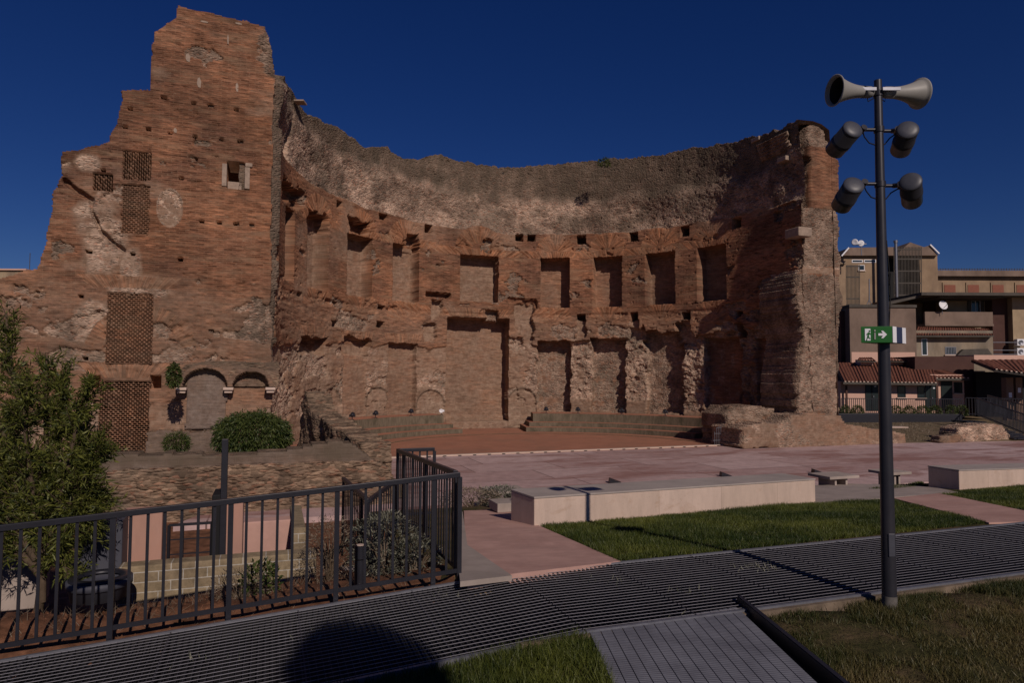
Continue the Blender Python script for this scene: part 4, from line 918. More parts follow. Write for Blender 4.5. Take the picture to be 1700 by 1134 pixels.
# ---------------------------------------------------------------- stone benches
def bench(label, fl, s_len, dep, h, z, e2d=None):
    """fl: front left corner on the ground"""
    e2d = E1 if e2d is None else e2d; e = np.array([e2d[0], e2d[1], 0]); b_ = np.array([-e2d[1], e2d[0], 0]); sl = np.array([0, 0, -.02*s_len])
    o = thing('stone_bench', label, 'bench', (fl[0], fl[1], z), 0, 'long travertine block benches')
    p = np.array([fl[0], fl[1], z-.25])
    mb = MB(); mb.obox(p, e*s_len+sl, b_*dep, (0, 0, h+.25-.034)); mb.build('block', M['travblocks'], o, bevel=.012)
    mb = MB(); mb.obox(p-e*.006-b_*.006+[0, 0, h+.25-.030], e*(s_len+.012)+sl, b_*(dep+.012), (0, 0, .030)); mb.build('seat_slab', M['travtop'], o, bevel=.006); return o
f1 = terrace(887, 873); f2 = terrace(1354, 834); dB_ = (f2-f1)[:2]; L1 = np.linalg.norm(dB_); dB_ = dB_/L1
bench('long pale stone bench in the middle of the lawn, shadow of the lamp across it', f1, L1, .78, .43, f1[2], dB_)
f3 = terrace(1593, 812); bench('pale stone bench at the right edge, beside the pink path', f3, 6.0, .78, .43, f3[2])
def low_table(px, py, w, d, label, z=.52):
    p = gnd(px, py, z); e = np.array([E1[0], E1[1], 0]); b_ = np.array([E2[0], E2[1], 0])
    o = thing('slab_seat', label, 'bench', (p[0], p[1], z-.3), 0, 'low grey slab seats by the plaza')
    MB().obox(p, e*w, b_*d, (0, 0, .07)).build('slab', M['greypath'], o, bevel=.008)
    mb = MB(); mb.obox(p+e*.25+b_*.1+[0, 0, -.6], e*.06, b_*(d-.2), (0, 0, .598)); mb.build('support', M['greypath'], o)
    mb = MB(); mb.obox(p+e*(w-.35)+b_*.1+[0, 0, -.6], e*.06, b_*(d-.2), (0, 0, .598)); mb.build('support', M['greypath'], o)
low_table(1378, 797, .95, .75, 'low grey slab on stone legs right of the long bench'); low_table(1478, 790, .75, .7, 'low grey slab seen just right of the lamp post'); low_table(812, 822, .9, .7, 'low grey slab behind the left end of the long bench', .42)
mb = MB(); p = terrace(826, 852, .0); mb.obox(p, (E1[0]*.9, E1[1]*.9, 0), (E2[0]*.5, E2[1]*.5, 0), (0, 0, .16)); o = mb.build('stone_step', M['greypath'], bevel=.01); tag(o, 'small stone step against the back left corner of the long bench', 'step')
# small wedge lights sunk in the plaza
for px, py, lb in ((1012, 802, 'left wedge-shaped floor light behind the long bench'), (1198, 791, 'right wedge-shaped floor light behind the long bench'), (1352, 786, 'wedge-shaped floor light near the slab seat')):
    p = gnd(px, py, .02); mb = MB(); mb.prism([p, p+[.35, 0, 0], p+[.02, 0, .12]], (0, .25, 0)); o = mb.build('floor_light', M['metal'], None); tag(o, lb, 'floor light', 'wedge lights on the plaza')

# ---------------------------------------------------------------- railing in the foreground
def railing(name, label, pts, group, h=1.03, posts_every=9, sp=.15, bar_w=.035, parent_loc=None, bars_first=True, mat=None, cat='railing'):
    """pts: list of (x,y,z_floor)"""
    mat = mat or M['metal']; P = [np.array(p, float) for p in pts]; g = thing(name, label, cat, P[0], 0, group); up = np.array([0, 0, 1.0])
    tr = MB(); br_ = MB()
    for a, b_ in zip(P[:-1], P[1:]):
        tr.bar(a+up*h, b_+up*h, .05, .05); br_.bar(a+up*.09, b_+up*.09, .014, .04)
    tr.build('top_rail', mat, g, bevel=.004); br_.build('bottom_rail', mat, g)
    for a, b_ in zip(P[:-1], P[1:]):
        L = np.linalg.norm(b_-a); n = max(1, int(round(L/sp))); d = (b_-a)/L; hd = np.array([d[0], d[1], 0]); hd /= np.linalg.norm(hd); nn = np.array([-hd[1], hd[0], 0])
        for k in range(n+1):
            q = a+(b_-a)*k/n
            if k == n and b_ is not P[-1]: continue
            post = (k % posts_every == 0) or k == n; w = .044 if post else bar_w*.68; th = .03 if post else .012; zb_ = 0.0 if post else .111
            if post and q[2] > -5: zb_ = -.12
            m_ = MB(); m_.obox(q-hd*w/2-nn*th/2+up*zb_, hd*w, nn*th, up*(h-.026-zb_)); m_.build('post' if post else 'bar', mat, g)
    return g
cs0 = 1.80; ct = WT1+.06
fa = ST(-4.9, ct); fa[2] = walk_z(-4.9); fb = ST(cs0, ct); fb[2] = walk_z(cs0)
railing('foreground_railing', 'dark steel railing of upright bars following the ramp edge in the foreground', [fa, fb], 'dark steel bar railings round the sunken court', posts_every=7, sp=.131)
q1 = ST(cs0, ct+.16, 1.07); q2 = ST(cs0, 10.1, .95); q3 = ST(cs0+.55, 10.1, .95)
railing('side_railing', 'dark steel railing running back from the ramp corner beside the pink path', [q1, q2, q3], 'dark steel bar railings round the sunken court', posts_every=12, sp=.12)
v0 = at(570, 795, 10.4); v1 = at(612, 832, 8.6); v2 = at(656, 799, 9.9)
railing('stair_railing', 'dark steel railing dipping in a V down to the sunken court', [v0-[0, 0, 1.03], v1-[0, 0, 1.03], v2-[0, 0, 1.03]], 'dark steel bar railings round the sunken court', posts_every=12, sp=.12)
# stair slab and court walls
mb = MB(); mb.prism([v1-[0, 0, 1.2], v0-[0, 0, 1.3], v0+[.9, .1, -1.4], v1+[.9, .1, -1.2]], (0, 0, -.5)); o = mb.build('court_stairs', M['greypath']); tag(o, 'short concrete flight down into the sunken court behind the railing', 'stairs')
mb = MB(); q = gnd(610, 905, .95)
q = at(597, 985, 6.95); q[2] = .62
bo = thing('bollard_light', 'short dark cylindrical bollard light behind the foreground railing', 'bollard', q)
MB().tube([q, q+[0, 0, .62]], .055, 20).build('post', M['metal'], bo); MB().tube([q+[0, 0, .632], q+[0, 0, .76]], .058, 20).build('lamp_head', M['metal'], bo); MB().tube([q+[0, 0, .762], q+[0, 0, .767]], .04, 16).build('lens', M['travertine'], bo)
# low court structures behind the railing
def court_block(name, px0, px1, ytop, ybot, y, depth, mat, label, cat, bevel=.015, rot=True, zbot=None):
    a = at(px0, ytop, y); 
    # front plane parallel to e1 through a
    p3 = np.array([a[0], a[1], 0]); b_ = on_plane(px1, ytop, p3, np.array([E1[1], -E1[0], 0])); zt = a[2]; zb_ = zbot if zbot is not None else on_plane(px0, ybot, p3, np.array([E1[1], -E1[0], 0]))[2]
    L = (b_[:2]-a[:2]) @ E1; mb = MB(); mb.obox((a[0], a[1], zb_), (E1[0]*L, E1[1]*L, 0), (E2[0]*depth, E2[1]*depth, 0), (0, 0, zt-zb_))
    o = mb.build(name, mat, bevel=bevel, uvaxes=((E1[0], E1[1], 0), (0, 0, 1)))
    if label: tag(o, label, cat)
    return o
court_block('tuff_block_wall', 196, 525, 943, 1010, 7.9, .25, M['tuff'], 'low wall of yellow tuff blocks with white joints behind the railing', 'wall', zbot=.2)
court_block('pink_pillar_wall', 200, 270, 852, 945, 8.35, .35, M['pink'], 'broad pink plastered wall end left of the iron gate', 'wall', zbot=.4)
court_block('pink_pillar_wall', 370, 404, 836, 945, 8.75, .3, M['pink'], 'narrow pink plastered wall end right of the iron gate', 'wall', zbot=.3)
court_block('court_floor_wall', 404, 492, 868, 940, 9.6, .3, M['path'], 'long low pink plastered parapet right of the iron gate', 'wall', zbot=-.1)
court_block('tuff_stub', 487, 508, 877, 950, 8.9, 1.6, M['tuff'], 'short stub of yellow tuff blocks near the sage shrubs', 'wall', zbot=.3)
court_block('pale_parapet', -60, 66, 872, 935, 8.0, .5, M['greypath'], 'pale concrete parapet at the left edge behind the tree', 'wall', zbot=.3)
# steel gate and tall post
q0 = at(281, 866, 8.75); q1_ = on_plane(352, 860, np.array([q0[0], q0[1], 0]), np.array([E1[1], -E1[0], 0]))
gt = thing('court_gate', 'open iron gate with square grid between two pink wall ends', 'gate', (q0[0], q0[1], .5))
Lg = (q1_-q0)[:2] @ E1; e = np.array([E1[0], E1[1], 0])
mb = MB(); zt_ = q0[2]-.05; zb_ = .62
for k in (0, 3): mb.bar((q0[0]+e[0]*Lg*k/3, q0[1]+e[1]*Lg*k/3, zb_), (q0[0]+e[0]*Lg*k/3, q0[1]+e[1]*Lg*k/3, zt_), .03, .03)
for z in (zb_, zt_): mb.bar((q0[0], q0[1], z), (q0[0]+e[0]*Lg, q0[1]+e[1]*Lg, z), .03, .03)
mb.build('frame', M['metal'], gt)
mb = MB()
for k in (1, 2):
    mb.bar((q0[0]+e[0]*Lg*k/3, q0[1]+e[1]*Lg*k/3, zb_), (q0[0]+e[0]*Lg*k/3, q0[1]+e[1]*Lg*k/3, zt_), .014, .014); z = zb_+(zt_-zb_)*k/3; mb.bar((q0[0], q0[1], z), (q0[0]+e[0]*Lg, q0[1]+e[1]*Lg, z), .014, .014)
mb.build('grid_bars', M['metal'], gt)
tp_ = at(374, 729, 8.7); mb = MB(); mb.bar((tp_[0], tp_[1], .3), tp_, .075, .075, up=(E2[0], E2[1], 0)); o = mb.build('steel_post', M['metal'], bevel=.005); tag(o, 'tall dark steel post rising beside the iron gate', 'post')
court_block('gate_side_panel', 352, 369, 822, 943, 8.72, .5, M['black'], 'dark steel panel between the gate and the tall post', 'panel', zbot=.4)
# grey bin box with round rim
bx_ = court_block('planter_box', 128, 204, 868, 965, 7.9, .55, M['darkpot'], 'dark grey box-shaped bin standing behind the railing near the tree', 'bin', zbot=.55)
q = at(166, 960, 7.35); rb = thing('round_planter', 'low round dark planter rim in front of the grey bin', 'planter', (q[0], q[1], q[2]-.15))
MB().lathe((q[0], q[1], q[2]-.2), (0, 0, 1), [(0, 0), (0, .27), (.12, .28), (.13, .31), (.2, .31), (.2, .24), (.17, .23), (.17, 0)], 32).build('bowl', M['darkpot'], rb)
MB().lathe((q[0], q[1], q[2]-.005), (0, 0, 1), [(0, .2), (.0, .29), (.025, .29), (.03, .2), (0, .2)], 32).build('rim', M['metal'], rb)

# ---------------------------------------------------------------- lamp pole with floodlights, horns and exit sign
pb = gnd(1477, 1014, 1.04); YP = pb[1]
lp = thing('floodlight_pole', 'tall dark pole carrying two horn loudspeakers, four floodlights and a green exit sign', 'lamp post', pb)
topz = at(1454, 133, YP)[2]
def pp(px, py, dy=0.0): return at(px, py, YP+dy)
mb = MB(); mb.tube([pb+[0, 0, -.2], pb+[0, 0, .22], pb+[0, 0, 2.4], (pb[0], pb[1], topz)], [.060, .060, .049, .033], 28); mb.build('pole', M['pole'], lp)
MB().tube([pb+[0, 0, -.1], pb+[0, 0, .13]], .0625, 28).build('base_sleeve', M['dustybase'], lp)
for zc in (pp(1456, 215)[2], pp(1458, 306)[2], pp(1455, 155)[2]):
    rc = .036+.012*max(0, (topz-zc)/2.2); MB().tube([(pb[0], pb[1], zc-.025), (pb[0], pb[1], zc+.025)], rc+.006, 24).build('clamp', M['metal'], lp)
zc = pp(1475, 905)[2]; MB().obox((pb[0]-.028, pb[1]-.0625, zc-.09), (.056, 0, 0), (0, .02, 0), (0, 0, .2)).build('service_hatch', M['cap'], lp, bevel=.004)
MB().tube([(pb[0]+.035, pb[1]-.03, pp(1475, 545)[2]), (pb[0]+.045, pb[1]-.05, pp(1475, 480)[2]), (pb[0]+.03, pb[1]-.03, pp(1475, 400)[2])], .005, 6).build('cable', M['black'], lp)
def horn(c_thr, c_mouth, lbl):
    a = np.array(c_thr); m = np.array(c_mouth); d = m-a; L = np.linalg.norm(d)
    prof = [(0, 0), (0, .045), (.02, .052), (.10, .055)]; 
    for t in np.linspace(.12, 1, 14)[:]:
        prof.append((t*L, .052+.075*max(0, (t-.2)/.8)**2.0))
    prof += [(L+.003, .139), (L+.012, .141), (L+.014, .128), (L-.02, .118), (L-.08, .085), (L-.16, .06), (L-.16, 0)]
    MB_ = MB().lathe(a, d, prof, 36); h = MB_.build('horn_speaker', M['horn'], lp)
    if lbl: h['label'] = lbl
    dd = d/L; MB().lathe(m-dd*.16, dd, [(0, 0), (.0, .045), (.03, .05), (.06, .03), (.08, 0)], 16).build('phase_plug', M['black'], h)
    MB().lathe(m-dd*.155, dd, [(0, .0), (0.0, .058), (.075, .083), (.135, .116)], 36).build('throat', M['black'], h)
    return h
horn(pp(1447, 153), pp(1387, 150, -.06), 'left horn loudspeaker, dark mouth turned to the viewer')
horn(pp(1466, 153), pp(1525, 155, .10), 'right horn loudspeaker, seen from behind its bell')
for sx, x0 in ((-1, 1426), (1, 1466)):
    a = pp(x0, 149, -.07); MB().obox(a, (.16, 0, 0), (0, .012, 0), (0, 0, .028)).build('horn_bracket', M['galv'], lp)
    c0 = pp(1455, 160); c1 = pp(1455+sx*14, 168); MB().tube([c0, c1, pp(1455+sx*16, 158), pp(1455+sx*10, 152)], .005, 6).build('cable', M['black'], lp)
def flood(cap, lens, arm_y, pole_x, dy0, dy1, lbl):
    a = pp(cap[0], cap[1], dy0); l = pp(lens[0], lens[1], dy1); d = l-a; L = np.linalg.norm(d); dd = d/L
    prof = [(-.002, 0), (-.002, .085), (0, .089), (.15, .089), (.152, .093), (.20, .093), (.203, .088), (L, .088), (L, .08), (L-.03, .076), (L-.03, 0)]
    f = MB().lathe(a, dd, prof, 32).build('floodlight', M['pole'], lp); f['label'] = lbl
    MB().lathe(a, dd, [(-.030, 0), (-.029, .04), (-.024, .068), (-.016, .083), (-.010, .090), (-.0025, .0915), (-.0025, 0)], 32).build('cap', M['cap'], f)
    MB().lathe(l, dd, [(-.028, 0), (-.028, .07), (-.024, .07), (-.024, 0)], 24).build('lens', M['black'], f)
    sx = 1 if cap[0] > 1455 else -1
    p0 = pp(pole_x, arm_y); p0 = p0+[0, 0, 0]; p1 = p0+np.array([sx*.15, 0, .0]); kn = pp(cap[0]-sx*17, arm_y-1, dy0*.5)
    MB().tube([p0, p1], .016, 12).tube([p1-[sx*.02, 0, 0], kn], .022, 12).tube([kn-dd*.03, kn+dd*.04], .028, 14).tube([kn, a+dd*.04], .02, 10).build('arm', M['pole'], f)
    c = [pp(pole_x, arm_y+26), pp(pole_x+sx*12, arm_y+22), pp(pole_x+sx*20, arm_y+12), kn+[0, 0, -.02]]
    MB().tube(c, .006, 6).build('cable', M['black'], f)
flood((1415, 215), (1385, 250), 215, 1455, -.10, .17, 'upper left floodlight, tilted outwards')
flood((1507, 216), (1495, 249), 217, 1457, -.12, .16, 'upper right floodlight')
flood((1417, 308), (1396, 342), 305, 1458, -.11, .15, 'lower left floodlight, tilted outwards')
flood((1512, 302), (1514, 334), 308, 1459, -.12, .16, 'lower right floodlight, hanging upright')
# exit sign box
s0_ = pp(1429, 544, -.10); s1_ = pp(1481, 541, -.16); s2_ = pp(1503, 541, .05); hh = .145
ex = s1_-s0_; ex[2] = 0; ey = s2_-s1_; ey[2] = 0; base = np.array([s0_[0], s0_[1], s0_[2]-hh+.01])
nx = np.cross(ex/np.linalg.norm(ex), (0, 0, 1)); 
sg_ = MB().obox(base, ex, ey*.98, (0, 0, hh)).build('exit_sign', M['green'], lp, bevel=.004); sg_['label'] = 'green emergency exit sign with running figure and arrow'
LX = np.linalg.norm(ex); eu_ = ex/LX; fn = -np.array([-eu_[1], eu_[0], 0]); fo = base+fn*.003
def flat(poly, mat, name, parent, o=fo, a=eu_, n=fn, t=.002, lift=0.0):
    P = [o+a*x+np.array([0, 0, 1])*y+n*lift for x, y in poly]; return MB().prism(P, n*t).build(name, mat, parent)
k_ = LX/.28
flat([(x*k_, y) for x, y in ((.035, .02), (.085, .02), (.085, .125), (.035, .125))], M['white'], 'door_pictogram', sg_)
man = [(.045, .022), (.053, .022), (.063, .05), (.072, .035), (.083, .034), (.083, .041), (.076, .043), (.070, .062), (.075, .078), (.083, .07), (.086, .076), (.076, .092), (.064, .092), (.052, .082), (.049, .07), (.055, .068), (.059, .077), (.062, .078), (.056, .058)]
flat([(x*k_, y) for x, y in man], M['green'], 'running_figure', sg_, lift=.003)
flat([(x*k_, y) for x, y in ((.07, .098), (.076, .095), (.082, .098), (.083, .106), (.077, .112), (.07, .108))], M['green'], 'running_figure_head', sg_, lift=.003)
flat([(x*k_, y) for x, y in ((.118, .03), (.132, .03), (.132, .088), (.118, .088))], M['horn'], 'figure_bar', sg_); flat([(x*k_, y) for x, y in ((.118, .098), (.132, .098), (.132, .115), (.118, .115))], M['horn'], 'figure_bar', sg_)
flat([(x*k_, y) for x, y in ((.155, .062), (.195, .062), (.180, .04), (.198, .04), (.232, .072), (.198, .105), (.180, .105), (.195, .083), (.155, .083))], M['white'], 'arrow', sg_)
ey_u = ey/np.linalg.norm(ey); LY = np.linalg.norm(ey)*.98; n2 = np.array([ey_u[1], -ey_u[0], 0])
so = base+ex+n2*.003
for a, b_, m_, nm in ((0, .28, 'white', 'white_stripe'), (.28, .72, 'navy', 'dark_stripe'), (.72, 1, 'white', 'white_stripe')):
    flat([(a*LY, .002), (b_*LY, .002), (b_*LY, hh-.002), (a*LY, hh-.002)], M[m_], nm, sg_, o=so, a=ey_u, n=n2)

# ================================================================= PLANTS
def leaves_mesh(name, pts, dirs, L, W, mat, parent=None, rnd=None, fold=.15):
    """one diamond (2 tris joined as a quad) per leaf"""
    n = len(pts); dirs = dirs/np.linalg.norm(dirs, axis=1, keepdims=True); side = np.cross(dirs, RNG.normal(size=(n, 3))); side /= (np.linalg.norm(side, axis=1, keepdims=True)+1e-9)
    nrm = np.cross(dirs, side); L = np.asarray(L).reshape(-1, 1); W = np.asarray(W).reshape(-1, 1)
    a = pts; b_ = pts+dirs*L*.45+side*W/2+nrm*W*fold; c = pts+dirs*L; d = pts+dirs*L*.45-side*W/2+nrm*W*fold
    V = np.stack([a, b_, c, d], 1).reshape(-1, 3); F_ = np.arange(4*n).reshape(-1, 4)
    r = np.repeat(RNG.random(n) if rnd is None else rnd, 4); return np_mesh(name, V, F_, mat, parent, rnd=r)
# tree at left
tree = thing('willow_leaved_tree', 'leafy young tree with narrow yellow-green leaves at the left edge', 'tree', at(62, 1000, 7.6)*[1, 1, 0]+[0, 0, .5])
base_ = np.array(tree.location)
crown_ctr = at(55, 800, 7.5)
limbs = [[(70, 1000), (72, 900), (60, 800), (20, 620), (10, 520)], [(72, 950), (80, 830), (76, 700), (78, 590)], [(72, 940), (100, 830), (125, 720), (150, 640)], [(72, 930), (40, 830), (0, 760), (-60, 700)], [(72, 940), (110, 850), (145, 790), (168, 740)], [(72, 900), (30, 780), (-20, 650), (-40, 560)], [(75, 930), (120, 870), (140, 840), (160, 830)], [(70, 930), (60, 860), (40, 700), (45, 640)], [(70, 960), (20, 900), (-50, 850)], [(72, 950), (100, 900), (110, 960)], [(72, 900), (90, 780), (105, 690), (108, 625)], [(60, 930), (10, 850), (-30, 780), (-50, 720)], [(60, 930), (20, 840), (10, 740), (25, 690)], [(70, 900), (130, 800), (150, 740), (120, 700)], [(72, 930), (100, 870), (130, 850), (150, 870)], [(60, 940), (0, 900), (-30, 940)]]
LP = []; tm = MB()
for li, lm in enumerate(limbs):
    dy = [0, .3, -.3, .2, -.2, .4, .15, -.35, .1, -.3, .35, -.2, .3, .1, -.1, .25][li]
    P = [at(x, y, 7.6+dy*i/len(lm)) for i, (x, y) in enumerate(lm)]; n = len(P)
    tm.tube(P, [.035*(1-i/n)+.006 for i in range(n)], 6)
    for i in range(n-1):
        for k in range(26):
            f = RNG.random(); q = P[i]*(1-f)+P[i+1]*f
            if i == 0 and f < .5: continue
            d = (P[i+1]-P[i]); d /= np.linalg.norm(d); tw = d*.9+RNG.normal(size=3)*.75; tw[2] += .1; tw /= np.linalg.norm(tw); Lt = RNG.uniform(.15, .42)*(1.0 if i < n-2 else .6)
            tm.tube([q, q+tw*Lt], [.006, .002], 4, False); LP.append((q, tw, Lt))
tm.tube([base_+[0, 0, -.3], at(72, 940, 7.6)], [.05, .04], 8)
tm.build('trunk', M['bark'], tree)
pts = []; dirs = []
for q, tw, Lt in LP:
    for k in range(40):
        f = RNG.random(); d = tw*.8+RNG.normal(size=3)*.55; d[2] -= .15; pts.append(q+tw*Lt*f*1.15+RNG.normal(size=3)*.02); dirs.append(d)
pts = np.array(pts); dirs = np.array(dirs); n = len(pts)
leaves_mesh('crown', pts, dirs, RNG.uniform(.04, .12, n), RNG.uniform(.009, .020, n), M['leaf'], tree)
# offscreen tree whose shade falls over the ramp
t2 = thing('round_crowned_tree', 'small round-crowned tree behind the viewer shading the ramp', 'tree', (3.15, -4.4, .9))
MB().tube([(3.15, -4.4, .7), (3.17, -4.42, 3.5), (3.15, -4.35, 7.0)], [.07, .055, .03], 10).build('trunk', M['bark'], t2)
n = 9000; d = RNG.normal(size=(n, 3)); d /= np.linalg.norm(d, axis=1, keepdims=True); rr = RNG.random(n)**.45
pts = np.array([3.12, -4.3, 7.27])+d*rr[:, None]*np.array([.45, .45, .60]); leaves_mesh('crown', pts, d+RNG.normal(size=(n, 3))*.7, RNG.uniform(.09, .15, n), RNG.uniform(.05, .08, n), M['leaf'], t2)

def bush(name, label, c, rad3, n, L, W, mat, cat='bush', droop=0.0, group=None, base=None, seedl=0, stems=8, smat=None):
    c = np.array(c); r3 = np.array(rad3); b = thing(name, label, cat, (c[0], c[1], c[2]-r3[2]), 0, group)
    d = RNG.normal(size=(n, 3)); d /= np.linalg.norm(d, axis=1, keepdims=True); rr = .55+.45*RNG.random(n)**.5
    lump = 1+.16*fbm(np.arctan2(d[:, 1], d[:, 0])*2.2, d[:, 2]*3, 77+seedl); p = c+d*r3*(rr*lump)[:, None]; p = p[p[:, 2] > c[2]-r3[2]*.8]; d = d[:len(p)]
    dd = (p-c)/r3*.7+RNG.normal(size=(len(p), 3))*.5; dd[:, 2] -= droop
    leaves_mesh('foliage', p, dd, RNG.uniform(L*.6, L*1.3, len(p)), RNG.uniform(W*.7, W*1.2, len(p)), mat, b)
    mb = MB()
    for k in range(stems):
        a = RNG.uniform(0, 6.28); tip = c+np.array([math.cos(a)*r3[0]*.6, math.sin(a)*r3[1]*.6, RNG.uniform(0, .5)*r3[2]]); mb.tube([(c[0], c[1], c[2]-r3[2]), (c+tip)/2-[0, 0, r3[2]*.2], tip], [.014, .009, .003], 5, False)
    mb.build('stems', smat or M['bark'], b); return b
bush('hanging_bush', 'large rounded dark green bush hanging over the retaining wall', at(421, 722, 18.0), (1.02, .8, .62), 16000, .11, .028, M['bush'], droop=.8)
bush('grass_tuft', 'small green tuft growing on the ledge left of the big bush', at(294, 735, 18.5), (.32, .3, .26), 1200, .13, .022, M['bush'], 'plant', droop=.3)
bush('ivy_clump', 'dark ivy clump hanging at the left end of the small arcade', at(289, 624, 21.95), (.22, .2, .42), 900, .10, .05, M['bush'], 'plant', droop=.6)
bush('wall_weed', 'little weed on the wall top left of centre', at(1003, 270, 37.5), (.35, .3, .22), 300, .14, .05, M['bush'], 'plant', stems=3)
bush('sage_shrub', 'grey-green sage shrub behind the railing beside the bollard', at(640, 905, 7.7), (.42, .35, .36), 2200, .055, .014, M['sage'], 'shrub', group='sage shrubs behind the railing', stems=16, smat=M['dry'])
bush('sage_shrub', 'grey-green sage shrub nearest the railing corner', at(690, 930, 7.6), (.30, .3, .28), 1300, .055, .014, M['sage'], 'shrub', group='sage shrubs behind the railing', stems=14, smat=M['dry'])
bush('dry_shrub', 'greyish dry shrub behind the railing left of the bollard', at(548, 915, 7.9), (.3, .3, .42), 1600, .05, .008, M['dry'], 'shrub', group='dry shrubs along the railing', stems=30, smat=M['dry'])
bush('dry_shrub', 'brown dry shrub in front of the tuff block wall', at(400, 985, 7.25), (.34, .25, .25), 1500, .05, .008, M['dry'], 'shrub', group='dry shrubs along the railing', stems=30, smat=M['dry'])
bush('leafy_sprig', 'small dark leafy plant beside the brown dry shrub', at(432, 965, 7.4), (.2, .2, .2), 500, .06, .03, M['bush'], 'plant')
bush('plaza_edge_shrub', 'low grey-green shrub at the plaza edge behind the stone step', at(832, 828, 14.5), (.5, .4, .26), 1600, .08, .02, M['sage'], 'shrub', group='low shrubs at the plaza edge')
bush('plaza_edge_shrub', 'low dry shrub at the plaza edge by the railing end', at(785, 832, 14.2), (.7, .4, .26), 2200, .08, .015, M['dry'], 'shrub', group='low shrubs at the plaza edge', stems=20)
# grass
def blades(name, poly, zf, dens, h, w, mat, label=None, patch=None, lean=.45):
    P = np.array(poly); x0, y0 = P.min(0); x1, y1 = P.max(0); n = int((x1-x0)*(y1-y0)*dens); x = RNG.uniform(x0, x1, n); y = RNG.uniform(y0, y1, n)
    k = inside([tuple(p) for p in poly], x, y); x = x[k]; y = y[k]; pt = fbm(x*1.4, y*1.4, 601)
    if patch: k = RNG.random(len(x)) < np.clip(1-patch*sst(-.05, .45, pt), .05, 1); x = x[k]; y = y[k]; pt = pt[k]
    n = len(x); z = zf(x, y); a = RNG.uniform(0, 6.28, n); hh = h*RNG.uniform(.45, 1.25, n)*np.clip(1+.7*fbm(x*2.2, y*2.2, 602), .3, 2); ww = w*RNG.uniform(.7, 1.3, n)
    lx = RNG.normal(0, lean, n)*hh; ly = RNG.normal(0, lean, n)*hh; ca = np.cos(a)*ww/2; sa_ = np.sin(a)*ww/2
    V = np.stack([np.stack([x-ca, y-sa_, z], -1), np.stack([x+ca, y+sa_, z], -1), np.stack([x+lx, y+ly, z+hh], -1)], 1).reshape(-1, 3)
    rv = np.clip(RNG.random(n)*.6+.55*np.clip(fbm(x*.9+5, y*.9, 603)+.1, -.4, 1)+.2*pt, 0, 1); o = np_mesh(name, V, np.arange(3*n).reshape(-1, 3), mat, rnd=np.repeat(rv, 3)); o['kind'] = 'stuff'; 
    if label: o['label'] = label
    return o
tf = lambda x, y: 1.095-.093*((x*E2[0]+y*E2[1])-6.56)-.011*((x*E1[0]+y*E1[1])-6)-.02
pg = lambda L: [tuple(terrace(x, y)[:2]) for x, y in L]
blades('grass', pg([(1028, 932), (897, 872), (1354, 834), (1480, 829), (1640, 867)]), tf, 5200, .055, .008, M['grass'], 'mown green lawn between the long bench and the walkway')
blades('grass', pg([(1552, 819), (1600, 814), (1760, 800), (1760, 856)]), tf, 3600, .055, .009, M['grass'], 'mown green lawn in front of the right bench')
blades('grass', pg([(1440, 812), (1530, 800), (1540, 806), (1480, 812)]), tf, 3000, .05, .009, M['grass'], 'small strip of grass between the slab seats')
nf = lambda x, y: ground_h(x, y)
pgn = lambda L: [tuple(gnd(x, y, 1.035)[:2]) for x, y in L]
blades('grass', pgn([(300, 1175), (560, 1122), (767, 1076), (943, 1036), (972, 1050), (1012, 1134), (1030, 1190)]), nf, 9000, .075, .007, M['grass'], 'short grass at the bottom edge left of the deck')
blades('grass', pgn([(1236, 1008), (1385, 982), (1720, 945), (1760, 1180), (1450, 1180)]), nf, 11000, .052, .006, M['grassdry'], 'patchy green and straw-coloured grass round the lamp pole', patch=1.0)
# weeds growing through the grating
for (px, py, n, lb) in ((1262, 960, 60, 'weeds'), (1000, 985, 14, ''), (1130, 1000, 16, ''), (740, 1000, 10, ''), (500, 1050, 12, ''), (350, 1075, 12, ''), (1180, 1050, 18, ''), (1080, 1075, 10, '')):
    n = max(3, n//2); c = gnd(px, py, 1.0); x = c[0]+RNG.normal(0, .12, n*3); y = c[1]+RNG.normal(0, .07, n*3); zz = np.full(n*3, 1.0); zz = np.array([walk_z(s_)-.03 if tt_ > WT0 else 1.02 for s_, tt_ in zip(x*E1[0]+y*E1[1], x*E2[0]+y*E2[1])])
    d = RNG.normal(size=(n*3, 3))*.5; d[:, 2] = 1
    o = leaves_mesh('grating_weeds', np.stack([x, y, zz], -1), d, RNG.uniform(.03, .09, n*3), np.full(n*3, .009), M['sage']); o['kind'] = 'stuff'
# dry grass on the soil bed
fp_ = [tuple(ST(s_, t_)[:2]) for s_, t_ in ((-5, 6.72), (1.7, 6.72), (1.7, 8.6), (-5, 8.4))]
blades('dry_grass', fp_, nf, 150, .09, .005, M['dry'], 'dry straw scattered over the soil bed behind the railing', lean=.9)
# soil clods
n = 900; s_ = RNG.uniform(-5, .5, n); t_ = RNG.uniform(6.75, 8.6, n); x = s_*E1[0]+t_*E2[0]; y = s_*E1[1]+t_*E2[1]; z = ground_h(x, y); sz = RNG.uniform(.008, .035, n)
tet = np.array([(1, 0, -.6), (-.5, .87, -.6), (-.5, -.87, -.6), (0, 0, .9)]); V = (np.stack([x, y, z], -1)[:, None, :]+tet[None]*(sz[:, None, None]*RNG.uniform(.6, 1.4, (n, 4, 3)))).reshape(-1, 3)
F_ = (np.arange(n)[:, None, None]*4+np.array([(0, 1, 3), (1, 2, 3), (2, 0, 3)])[None]).reshape(-1, 3); o = np_mesh('soil_clods', V, F_, M['soil']); o['kind'] = 'stuff'

